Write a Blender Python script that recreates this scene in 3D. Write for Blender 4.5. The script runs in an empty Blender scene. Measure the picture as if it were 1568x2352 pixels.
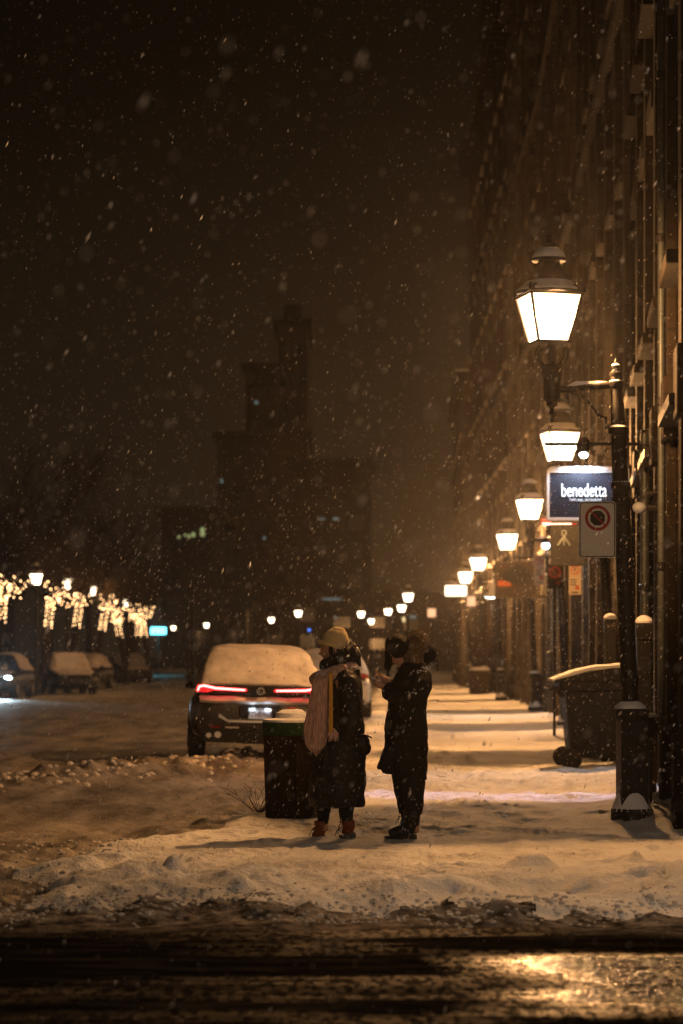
import bpy, math, random
import numpy as np
from mathutils import Vector, Matrix, noise as mn
PI = math.pi
random.seed(7); rng = np.random.default_rng(11)
SC = bpy.context.scene
COL = SC.collection
CAMH, HOR, F = 1.47, 1505.0, 5553.0
def P(x, y, Y):                     # photo position at distance Y -> world
    s = F / Y
    return Vector(((x - 784) / s, Y, CAMH + (HOR - y) / s))

# ------------------------------------------------------------ materials
def mat(name, col, rough=0.7, metal=0.0, var=0.0, scale=6.0, bump=0.0, bscale=30.0, col2=None, emit=None, estr=0.0,
        spec=0.15, sheen=0.0, sss=0.0, stretch=None, trans=0.0):
    m = bpy.data.materials.new(name); m.use_nodes = True
    nt = m.node_tree; b = nt.nodes['Principled BSDF']
    b.inputs['Base Color'].default_value = (*col, 1)
    b.inputs['Roughness'].default_value = rough
    b.inputs['Metallic'].default_value = metal
    b.inputs['Specular IOR Level'].default_value = spec
    if sheen: b.inputs['Sheen Weight'].default_value = sheen
    if trans: b.inputs['Transmission Weight'].default_value = trans
    tc = nt.nodes.new('ShaderNodeTexCoord'); src = tc.outputs['Object']
    if stretch:
        mp = nt.nodes.new('ShaderNodeMapping'); mp.inputs['Scale'].default_value = stretch
        nt.links.new(src, mp.inputs['Vector']); src = mp.outputs['Vector']
    if var or col2:
        n = nt.nodes.new('ShaderNodeTexNoise'); n.inputs['Scale'].default_value = scale; n.inputs['Detail'].default_value = 6
        nt.links.new(src, n.inputs['Vector'])
        r = nt.nodes.new('ShaderNodeValToRGB')
        c2 = col2 if col2 else tuple(max(0, c * (1 - var)) for c in col)
        r.color_ramp.elements[0].position = 0.35; r.color_ramp.elements[1].position = 0.65
        r.color_ramp.elements[0].color = (*c2, 1); r.color_ramp.elements[1].color = (*col, 1)
        nt.links.new(n.outputs['Fac'], r.inputs['Fac']); nt.links.new(r.outputs['Color'], b.inputs['Base Color'])
    if bump:
        n2 = nt.nodes.new('ShaderNodeTexNoise'); n2.inputs['Scale'].default_value = bscale; n2.inputs['Detail'].default_value = 5
        nt.links.new(src, n2.inputs['Vector'])
        bp = nt.nodes.new('ShaderNodeBump'); bp.inputs['Strength'].default_value = bump; bp.inputs['Distance'].default_value = 0.02
        nt.links.new(n2.outputs['Fac'], bp.inputs['Height']); nt.links.new(bp.outputs['Normal'], b.inputs['Normal'])
    if emit:
        b.inputs['Emission Color'].default_value = (*emit, 1); b.inputs['Emission Strength'].default_value = estr
    return m
def emission(name, col, s, sampled=False, clear=0.0):
    m = bpy.data.materials.new(name); m.use_nodes = True; nt = m.node_tree; nt.nodes.clear()
    o = nt.nodes.new('ShaderNodeOutputMaterial'); e = nt.nodes.new('ShaderNodeEmission')
    e.inputs['Color'].default_value = (*col, 1); e.inputs['Strength'].default_value = s
    if clear:
        t = nt.nodes.new('ShaderNodeBsdfTransparent'); a = nt.nodes.new('ShaderNodeAddShader')
        t.inputs['Color'].default_value = (clear, clear, clear, 1)
        nt.links.new(e.outputs[0], a.inputs[0]); nt.links.new(t.outputs[0], a.inputs[1]); nt.links.new(a.outputs[0], o.inputs['Surface'])
    else:
        nt.links.new(e.outputs[0], o.inputs['Surface'])
    if not sampled: m.cycles.emission_sampling = 'NONE'
    return m
WARM = (1.0, 0.47, 0.155)
M = {}
M['snow'] = mat('snow', (0.78, 0.78, 0.80), 0.8, bump=0.7, bscale=14, spec=0.1)
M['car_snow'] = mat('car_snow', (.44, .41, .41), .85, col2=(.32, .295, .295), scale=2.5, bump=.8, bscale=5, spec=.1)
M['iron'] = mat('black_cast_iron', (0.010, 0.009, 0.009), 0.5, 0.2, spec=.3, bump=0.25, bscale=60, var=0.3)
M['glass'] = emission('lit_lantern_glass', (1.0, 0.80, 0.55), 5.0, clear=0.9)
M['coat'] = mat('black_padded_nylon', (0.009, 0.008, 0.008), 0.55, spec=.25, bump=0.5, bscale=26, var=0.4, scale=9)
M['coat_wool'] = mat('black_parka_cloth', (0.009, 0.008, 0.008), 0.8, spec=.2, bump=0.5, bscale=70, var=0.4, scale=12)
M['leg'] = mat('dark_trouser_cloth', (0.012, 0.012, 0.013), 0.85, bump=0.3, bscale=90)
M['hat'] = mat('mustard_knit', (0.85, 0.62, 0.26), 0.95, col2=(0.72, 0.54, 0.28), scale=40, bump=0.9, bscale=170, sheen=0.3)
M['scarf'] = mat('dusty_pink_wool', (0.80, 0.50, 0.39), 0.95, col2=(0.42, 0.22, 0.16), scale=28, bump=0.9, bscale=120, sheen=0.4, stretch=(3, 3, 0.5))
M['strap'] = mat('mustard_wool', (0.75, 0.40, 0.06), 0.95, var=0.25, scale=90, bump=0.6, bscale=200)
M['skin'] = mat('skin', (0.50, 0.28, 0.18), 0.55, var=0.15, scale=30)
M['hair'] = mat('black_hair', (0.010, 0.007, 0.006), 0.6, bump=0.7, bscale=70, stretch=(4, 4, 0.4))
M['fur'] = mat('brown_hood_fur', (0.22, 0.135, 0.06), 0.95, col2=(0.05, 0.03, 0.015), scale=35, sheen=0.4)
M['boot'] = mat('rust_suede', (0.22, 0.055, 0.02), 0.85, col2=(0.12, 0.035, 0.015), scale=30, bump=0.4, bscale=60)
M['boot_black'] = mat('black_leather', (0.010, 0.010, 0.010), 0.35, bump=0.3, bscale=40)
M['boot_grey'] = mat('grey_boot_leather', (0.09, 0.085, 0.08), 0.6, var=0.3, scale=30)
M['cream'] = mat('cream_cloth', (0.50, 0.42, 0.30), 0.9, var=0.2, scale=40)
M['phone'] = mat('phone_case', (0.02, 0.02, 0.025), 0.25)
M['car_dark'] = mat('dark_car_paint', (0.010, 0.009, 0.010), 0.4, 0.2, col2=(0.03, 0.025, 0.02), scale=9, spec=0.5)
M['car_grey'] = mat('grey_car_paint', (0.02, 0.02, 0.02), 0.4, 0.2, col2=(0.04, 0.04, 0.04), scale=7)
M['car_white'] = mat('pale_car_paint', (0.40, 0.38, 0.34), 0.4, 0.0, var=0.3, scale=5)
M['plastic'] = mat('black_plastic', (0.008, 0.008, 0.008), 0.6, spec=.25, bump=0.2, bscale=40, var=0.3)
M['tyre'] = mat('tyre_rubber', (0.010, 0.010, 0.010), 0.9, spec=.2, col2=(0.03, 0.027, 0.025), scale=12)
M['glass_dark'] = mat('dark_glass', (0.01, 0.01, 0.012), 0.12, spec=0.6)
M['chrome'] = mat('chrome', (0.5, 0.5, 0.5), 0.3, 0.9)
M['tail'] = emission('lit_tail_light', (1, 0.10, 0.09), 13, True)
M['tail_red'] = mat('red_lens', (0.35, 0.01, 0.01), 0.3, emit=(1, 0.02, 0.03), estr=0.8)
M['tail_off'] = mat('red_lens_off', (0.20, 0.01, 0.01), 0.3)
M['plate'] = mat('white_plate', (0.7, 0.72, 0.75), 0.5, var=0.1, scale=30)
M['ink'] = mat('dark_blue_ink', (0.03, 0.05, 0.12), 0.6)
M['wood'] = mat('dark_brown_planks', (0.055, 0.032, 0.018), 0.8, col2=(0.03, 0.018, 0.010), scale=8, bump=0.7, bscale=30, stretch=(6, 6, 0.6))
M['green'] = mat('green_metal_rim', (0.03, 0.085, 0.02), 0.5, var=0.3)
M['signwhite'] = mat('white_sign_sheet', (0.62, 0.60, 0.56), 0.5, var=0.08, scale=15)
M['black'] = mat('black_print', (0.005, 0.005, 0.005), 0.6, var=0.2)
M['red'] = mat('red_print', (0.30, 0.015, 0.012), 0.55, var=0.15)
M['navy'] = mat('navy_sign_board', (0.0045, 0.0055, 0.011), 0.6, var=0.2, scale=5)
M['alu'] = mat('brushed_frame', (0.30, 0.32, 0.36), 0.4, 0.6)
M['dome'] = mat('grey_white_dome', (.25, .28, .32), .5)
M['letter'] = mat('pale_lettering', (0.55, 0.55, 0.55), 0.6, var=0.05)
M['bark'] = mat('dark_bark', (0.035, 0.026, 0.018), 0.95, var=0.5, scale=14, bump=0.8, bscale=25)
M['fairy'] = emission('string_light_bulbs', (1.0, 0.56, 0.24), 11)
M['led'] = emission('cool_floodlight', (0.72, 0.90, 1.0), 16, False)
M['headlight'] = emission('lit_headlight', (0.65, 0.9, 1.0), 30, False)
M['orange'] = mat('orange_sign_print', (0.25, 0.06, 0.015), 0.6, var=0.2)
M['signcream'] = mat('cream_sign_sheet', (0.30, 0.25, 0.18), 0.6, var=0.15, scale=15)
M['brown_board'] = mat('brown_shop_board', (0.025, 0.017, 0.010), 0.6, var=0.4, scale=10)
M['twig'] = mat('dry_twig', (0.06, 0.03, 0.015), 0.9, var=0.3)

def stone(name, c, c2, sc=2.5, br=True):
    m = bpy.data.materials.new(name); m.use_nodes = True; nt = m.node_tree; b = nt.nodes['Principled BSDF']
    b.inputs['Roughness'].default_value = 0.9; b.inputs['Specular IOR Level'].default_value = .06
    tc = nt.nodes.new('ShaderNodeTexCoord'); mp = nt.nodes.new('ShaderNodeMapping')
    mp.inputs['Rotation'].default_value = (PI / 2, 0, 0)
    nt.links.new(tc.outputs['Object'], mp.inputs['Vector'])
    bk = nt.nodes.new('ShaderNodeTexBrick'); bk.inputs['Scale'].default_value = 1.0
    bk.inputs['Brick Width'].default_value = 0.62; bk.inputs['Row Height'].default_value = 0.31; bk.inputs['Mortar Size'].default_value = 0.012
    bk.inputs['Color1'].default_value = (*c, 1); bk.inputs['Color2'].default_value = (*c2, 1)
    bk.inputs['Mortar'].default_value = (c2[0] * .5, c2[1] * .5, c2[2] * .5, 1)
    nt.links.new(mp.outputs[0], bk.inputs['Vector'])
    n = nt.nodes.new('ShaderNodeTexNoise'); n.inputs['Scale'].default_value = sc; n.inputs['Detail'].default_value = 8
    nt.links.new(tc.outputs['Object'], n.inputs['Vector'])
    mx = nt.nodes.new('ShaderNodeMix'); mx.data_type = 'RGBA'; mx.blend_type = 'MULTIPLY'; mx.inputs[0].default_value = 0.7
    nt.links.new(bk.outputs['Color'], mx.inputs[6])
    rp = nt.nodes.new('ShaderNodeValToRGB'); rp.color_ramp.elements[0].position = .3; rp.color_ramp.elements[0].color = (.35, .33, .3, 1)
    rp.color_ramp.elements[1].position = .7
    nt.links.new(n.outputs['Fac'], rp.inputs[0]); nt.links.new(rp.outputs[0], mx.inputs[7])
    nt.links.new(mx.outputs[2], b.inputs['Base Color'])
    bp = nt.nodes.new('ShaderNodeBump'); bp.inputs['Strength'].default_value = .5; bp.inputs['Distance'].default_value = .03
    nt.links.new(mx.outputs[2], bp.inputs['Height']); nt.links.new(bp.outputs[0], b.inputs['Normal'])
    return m
M['stone_grey'] = stone('grey_limestone_blocks', (.045, .04, .033), (.035, .03, .025))
M['stone_brown'] = stone('brown_sandstone_blocks', (.018, .013, .009), (.014, .010, .007))
M['stone_pale'] = stone('pale_limestone_blocks', (.075, .066, .054), (.058, .05, .042))
M['stone_near'] = stone('dark_brown_stone', (.012, .008, .005), (.008, .006, .004))  # darkest block tones of the row
M['trim'] = mat('pale_stone_trim', (.26, .23, .19), .8, var=.3, scale=4, bump=.3)
M['shop_ochre'] = mat('ochre_shopfront_paint', (.22, .12, .04), .6, var=.4, scale=3)
M['shop_dark'] = mat('dark_shopfront_paint', (.015, .015, .017), .6, var=.3)
M['far_wall'] = mat('distant_masonry', (.05, .045, .04), .9, var=.3, scale=.3)
M['win_lit'] = emission('lit_window', (1, .75, .35), 1.2)
M['pipe'] = mat('painted_metal_pipe', (.07, .08, .08), .45, .4, var=.3)

# ------------------------------------------------------------ mesh builder
class MB:
    def __init__(s): s.v = []; s.f = []
    def add(s, vs, fs):
        o = len(s.v); s.v += [tuple(v) for v in vs]; s.f += [tuple(i + o for i in f) for f in fs]; return s
    def box(s, c, d, rz=0, taper=1.0, R=None):
        x, y, z = d[0] / 2, d[1] / 2, d[2] / 2; t = taper
        vs = [(-x, -y, -z), (x, -y, -z), (x, y, -z), (-x, y, -z), (-x * t, -y * t, z), (x * t, -y * t, z), (x * t, y * t, z), (-x * t, y * t, z)]
        m = Matrix.Translation(c) @ (R.to_4x4() if R else Matrix.Rotation(rz, 4, 'Z'))
        return s.add([m @ Vector(v) for v in vs], [(0, 3, 2, 1), (4, 5, 6, 7), (0, 1, 5, 4), (1, 2, 6, 5), (2, 3, 7, 6), (3, 0, 4, 7)])
    def rings(s, R, cap=True):
        n = len(R[0]); vs = [v for r in R for v in r]; fs = []
        for k in range(len(R) - 1):
            for i in range(n):
                j = (i + 1) % n; fs.append((k * n + i, k * n + j, (k + 1) * n + j, (k + 1) * n + i))
        if cap:
            fs.append(tuple(range(n - 1, -1, -1))); fs.append(tuple((len(R) - 1) * n + i for i in range(n)))
        return s.add(vs, fs)
    def lathe(s, prof, c=(0, 0, 0), n=20, a0=0.0, sx=1, sy=1, cap=True):
        R = [[(c[0] + r * sx * math.cos(a0 + 2 * PI * i / n), c[1] + r * sy * math.sin(a0 + 2 * PI * i / n), c[2] + z) for i in range(n)] for r, z in prof]
        return s.rings(R, cap)
    def tube(s, pts, rad, n=8, cap=True):
        pts = [Vector(p) for p in pts]
        if not hasattr(rad, '__len__'): rad = [rad] * len(pts)
        R = []; up = Vector((0.13, 1, 0.07)).normalized()
        for i, p in enumerate(pts):
            t = (pts[min(i + 1, len(pts) - 1)] - pts[max(i - 1, 0)]).normalized()
            a = t.cross(up)
            if a.length < .05: a = t.cross(Vector((1, 0, 0)))
            a.normalize(); b = t.cross(a).normalized(); up = a.cross(t).normalized() * 1.0
            R.append([p + (a * math.cos(2 * PI * k / n) + b * math.sin(2 * PI * k / n)) * rad[i] for k in range(n)])
        return s.rings(R, cap)
    def ell(s, c, r, n=16, m=10, R=None):
        rs = []
        for k in range(m + 1):
            t = PI * k / m; q = max(math.sin(t), 0.01)
            ring = []
            for i in range(n):
                a = 2 * PI * i / n
                v = Vector((r[0] * q * math.cos(a), r[1] * q * math.sin(a), -r[2] * math.cos(t)))
                if R: v = R @ v
                ring.append(v + Vector(c))
            rs.append(ring)
        return s.rings(rs)
    def loftz(s, lv, n=28):          # (z, x_left, x_right, half_depth[, y_centre])
        R = []
        for l in lv:
            z, a, b, d = l[:4]; yc = l[4] if len(l) > 4 else 0; cx = (a + b) / 2; h = (b - a) / 2
            R.append([(cx + h * math.cos(2 * PI * i / n), yc + d * math.sin(2 * PI * i / n), z) for i in range(n)])
        return s.rings(R)
    def prism(s, poly, y0, y1):      # polygon in xz, extruded along y
        n = len(poly); vs = [(x, y0, z) for x, z in poly] + [(x, y1, z) for x, z in poly]
        fs = [tuple(range(n)), tuple(range(2 * n - 1, n - 1, -1))] + [(i, i + n, (i + 1) % n + n, (i + 1) % n) for i in range(n)]
        return s.add(vs, fs)
    def ringflat(s, c, r0, r1, y0, y1, n=40):   # annulus in xz
        vs = []
        for y in (y0, y1):
            for r in (r0, r1):
                vs += [(c[0] + r * math.cos(2 * PI * i / n), y, c[1] + r * math.sin(2 * PI * i / n)) for i in range(n)]
        fs = []
        for i in range(n):
            j = (i + 1) % n
            fs += [(i, j, n + j, n + i), (2 * n + i, 3 * n + i, 3 * n + j, 2 * n + j), (i, 2 * n + i, 2 * n + j, j), (n + i, n + j, 3 * n + j, 3 * n + i)]
        return s.add(vs, fs)
    def build(s, name, m, parent=None, smooth=True, bevel=0.0, loc=None):
        me = bpy.data.meshes.new(name); me.from_pydata(s.v, [], s.f); me.update()
        ob = bpy.data.objects.new(name, me); COL.objects.link(ob)
        if m: me.materials.append(M[m] if isinstance(m, str) else m)
        if parent: ob.parent = parent
        if loc: ob.location = loc
        if bevel:
            b = ob.modifiers.new('bevel', 'BEVEL'); b.width = bevel; b.segments = 2; b.limit_method = 'ANGLE'
        if smooth:
            me.shade_smooth(); me.set_sharp_from_angle(angle=math.radians(38))
        return ob

# ------------------------------------------------------------ object helpers
def tag(o, label=None, cat=None, group=None, kind=None):
    if label: o['label'] = label
    if cat: o['category'] = cat
    if group: o['group'] = group
    if kind: o['kind'] = kind
    return o
def thing(name, label, cat, loc=(0, 0, 0), rz=0, group=None):
    o = bpy.data.objects.new(name, None); COL.objects.link(o); o.empty_display_size = .2
    o.location = loc; o.rotation_euler = (0, 0, rz)
    return tag(o, label, cat, group)
def kids(o): return [c for c in bpy.data.objects if c.parent == o]
def dup(o, loc=None, rz=None, label=None, group=None, parent=None):
    c = o.copy(); COL.objects.link(c)
    if parent is not None: c.parent = parent
    if loc is not None: c.location = loc
    if rz is not None: c.rotation_euler = (0, 0, rz)
    if label: c['label'] = label
    if group: c['group'] = group
    for k in kids(o): dup(k, parent=c)
    return c
def remesh(o, v, smooth=2, disp=0, dscale=.15):
    r = o.modifiers.new('remesh', 'REMESH'); r.mode = 'VOXEL'; r.voxel_size = v; r.use_smooth_shade = True
    if smooth:
        s = o.modifiers.new('smooth', 'SMOOTH'); s.iterations = smooth; s.factor = .5
    if disp:
        t = bpy.data.textures.new('folds', 'CLOUDS'); t.noise_scale = dscale; t.noise_depth = 2
        d = o.modifiers.new('folds', 'DISPLACE'); d.texture = t; d.strength = disp; d.mid_level = .5; d.texture_coords = 'LOCAL'
    return o
def text(s, name, m, parent, loc, size, rot=(PI / 2, 0, 0), sx=1.0, off=0.0, ext=0.003, align='CENTER'):
    cu = bpy.data.curves.new(name, 'FONT'); cu.body = s; cu.size = size; cu.align_x = align; cu.align_y = 'CENTER'; cu.extrude = ext; cu.offset = off
    t = bpy.data.objects.new('tmp', cu); COL.objects.link(t)
    bpy.context.view_layer.update()
    me = bpy.data.meshes.new_from_object(t.evaluated_get(bpy.context.evaluated_depsgraph_get()))
    bpy.data.objects.remove(t); me.materials.clear(); me.materials.append(M[m])
    o = bpy.data.objects.new(name, me); COL.objects.link(o); o.parent = parent; o.location = loc; o.rotation_euler = rot; o.scale = (sx, 1, 1)
    return o
def light(name, kind, loc, energy, col, parent=None, size=.06, **k):
    l = bpy.data.lights.new(name, kind); l.energy = energy; l.color = col
    if kind in ('POINT', 'SPOT'): l.shadow_soft_size = size
    for a, b in k.items(): setattr(l, a, b)
    o = bpy.data.objects.new(name, l); COL.objects.link(o); o.location = loc
    if parent: o.parent = parent
    return o

# ------------------------------------------------------------ ground
def hash2(ix, iy, s):
    n = (ix * 374761393 + iy * 668265263 + s * 974634777) & 0x7fffffff
    n = ((n ^ (n >> 13)) * 1274126177) & 0x7fffffff
    n = (n ^ (n >> 16)) & 0x7fffffff
    return n / float(0x7fffffff)
def vn(x, y, s=0):
    ix = np.floor(x).astype(np.int64); iy = np.floor(y).astype(np.int64); fx = x - ix; fy = y - iy
    fx = fx * fx * (3 - 2 * fx); fy = fy * fy * (3 - 2 * fy)
    a = hash2(ix, iy, s); b = hash2(ix + 1, iy, s); c = hash2(ix, iy + 1, s); d = hash2(ix + 1, iy + 1, s)
    return (a * (1 - fx) + b * fx) * (1 - fy) + (c * (1 - fx) + d * fx) * fy - .5
def fbm(x, y, o=4, s=0):
    r = 0; a = 1; t = 0
    for k in range(o):
        r = r + a * vn(x * 2 ** k + 17.3 * k, y * 2 ** k - 9.1 * k, s + k); t += a; a *= .5
    return r / t
def ss(a, b, x):
    t = np.clip((x - a) / (b - a), 0, 1); return t * t * (3 - 2 * t)
KY = [12, 15, 16.5, 18.1, 19.9, 22.5, 24, 30, 40, 60, 86, 120, 200]
KX = [-1.5, -1.75, -2.0, -1.9, -1.3, -.75, -.5, -.12, .2, .8, 1.25, 2.0, 3.0]
def kerb(y): return np.interp(y, KY, KX)
FY = [20.3, 34.7, 49.6, 63.8, 79.3, 95, 112, 128, 160]
FX = [2.95, 4.2, 4.95, 5.55, 5.78, 5.95, 6.0, 6.15, 6.8]
def facade(y): return np.interp(y, FY, FX)
lumps = [(x, y, r, h) for x, y, r, h in zip(rng.uniform(-1.9, 4, 46), rng.uniform(14.3, 17.2, 46), rng.uniform(.05, .26, 46), rng.uniform(-.09, .08, 46))]
lumps += [(-1.35, 15.9, .22, .06), (-.95, 15.6, .25, .05), (-.55, 15.5, .18, .05), (.55, 15.3, .2, .05), (1.35, 15.6, .34, -.15), (1.62, 15.7, .22, .08), (2.1, 15.9, .3, -.09), (2.4, 16.2, .25, .1), (1.3, 16.6, .16, .09)]
prints = [(rng.uniform(-1.3, 3.6), rng.uniform(15.5, 25), rng.uniform(0, PI), rng.uniform(.025, .055)) for _ in range(120)] + [(rng.uniform(-.2, 4.2), rng.uniform(24.8, 38), rng.uniform(.9, 2.2), rng.uniform(.02, .045)) for _ in range(190)]
def H(x, y):
    x = np.asarray(x, float); y = np.asarray(y, float)
    wob = fbm(x * .9, y * .9, 3, 5)
    k = kerb(y) + wob * .5
    side = ss(-.22, .12, x - k) * ss(14.1, 15.2, y + wob * .7)
    h = -.10 + .10 * side
    # sidewalk: trampled fine texture and soft drifts
    h = h + side * (.035 * fbm(x * 1.3, y * .8, 3, 21) + .040 * fbm(x * 5, y * 3.2, 3, 22) * (1 + 1.0 * ss(24.5, 26, y) * (1 - ss(32, 40, y))))
    h = h + side * .045 * np.abs(fbm(x * 9, y * 6, 3, 23)) * ss(14, 17, 34 - y)
    # drift along the wall and the corner crest of snow
    h = h + .16 * np.exp(-np.maximum(facade(np.maximum(y, 20.3)) - x, 0) / .35) * ss(20, 22, y) * side
    # windrow along the front edge of the pavement
    crest = np.exp(-((y - 15.9 + wob * 1.2) / .75) ** 2) * ss(-2.6, -1.6, x)
    h = h + crest * (.015 + .07 * fbm(x * 2.6, y * 2.8, 4, 31) + .07 * fbm(x * 7, y * 5, 4, 32))
    for lx, ly, r, a in lumps:
        k_ = (np.abs(y - ly) < 4 * r) & (np.abs(x - lx) < 3.2 * r); q_ = ((x[k_] - lx) ** 2 + ((y[k_] - ly) * .8) ** 2) / (r * r); h[k_] += a * np.exp(-q_ ** 1.6)
    for lx, ly, an_, a in prints:
        k_ = (np.abs(y - ly) < .6) & (np.abs(x - lx) < .6); dx_, dy_ = x[k_] - lx, y[k_] - ly; c_, s_ = math.cos(an_), math.sin(an_)
        u_ = (dx_ * c_ + dy_ * s_) / .15; v_ = (-dx_ * s_ + dy_ * c_) / .065; q_ = u_ * u_ + v_ * v_; h[k_] += a * (-np.exp(-q_ ** 2) + .45 * np.exp(-(q_ - 2.2) ** 2 * 1.3))
    # crumbly edge
    e = np.exp(-((y - 14.6 + wob) / .55) ** 2)
    h = h + e * .11 * np.maximum(fbm(x * 6, y * 5, 3, 33) + .12, 0)
    # ploughed bank on the road, left of the corner
    by = 30.5 + (x + 3.5) * 2.2
    bank = np.exp(-((y - by) / 2.6) ** 2) * ss(-8.5, -5.5, x) * (1 - ss(-1.4, -.6, x))
    h = h + bank * (.10 + .42 * np.maximum(fbm(x * 1.9, y * 1.3, 4, 41), 0) + .16 * fbm(x * 6, y * 4, 3, 42))
    b2 = np.exp(-((x - k + .35) / .4) ** 2) * ss(15, 18, y) * (1 - ss(26, 29, y))
    h = h + b2 * (.05 + .12 * fbm(x * 3, y * 1.5, 3, 43))
    # street: ruts along the way
    road = (1 - side) * ss(15, 18, y)
    h = h + road * (.05 * fbm(x * 1.6 - y * .05, y * .12, 3, 51) + .045 * fbm(x * 2.5, y * .8, 4, 52) + .03 * fbm(x * 7, y * 3, 3, 53))
    # left foreground rough snow
    lf = ss(13.6, 15.5, y) * (1 - ss(19, 23, y)) * (1 - ss(-1.9, -.9, x))
    h = h + lf * (.02 + .13 * fbm(x * 4.5, y * 3.2, 5, 61))
    # cross road: slush ridges running sideways
    cr = 1 - ss(13.2, 14.6, y + wob * .6)
    h = h + cr * (.016 * fbm(x * .35, y * 2.6, 3, 71) + .014 * np.maximum(fbm(x * 1.6, y * 6, 3, 72), -.05)) * (1 - .85 * puddle(x, y))
    return h
def puddle(x, y):
    w = fbm(x * .4, y * 2, 3, 81)
    return ss(.1, .9, x - .25 + w * 1.2) * ss(10.5, 11.0, y + w * 1.0) * (1 - ss(12.5, 12.75, y + w * .4))
NY, NX = 1150, 760
Ys = np.concatenate([4.0 * 10 ** np.linspace(0, 1, 900, endpoint=False), 40 * 10.5 ** np.linspace(0, 1, 250)])
near = np.linspace(0, 1, NY)
U = np.linspace(-1, 1, NX); U = np.sign(U) * np.abs(U) ** 1.5
def grid_xy():
    Y = np.repeat(Ys[:, None], NX, 1)
    half = np.minimum(3.2 + .30 * Ys, 150)
    X = U[None, :] * half[:, None] * 1.6
    return X, Y
GX, GY = grid_xy()
GZ = H(GX, GY)
GZ = np.where(GY > 60, GZ * .6 - .02, GZ)
def hz(x, y): return float(H(np.array([float(x)]), np.array([float(y)]))[0])

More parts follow.
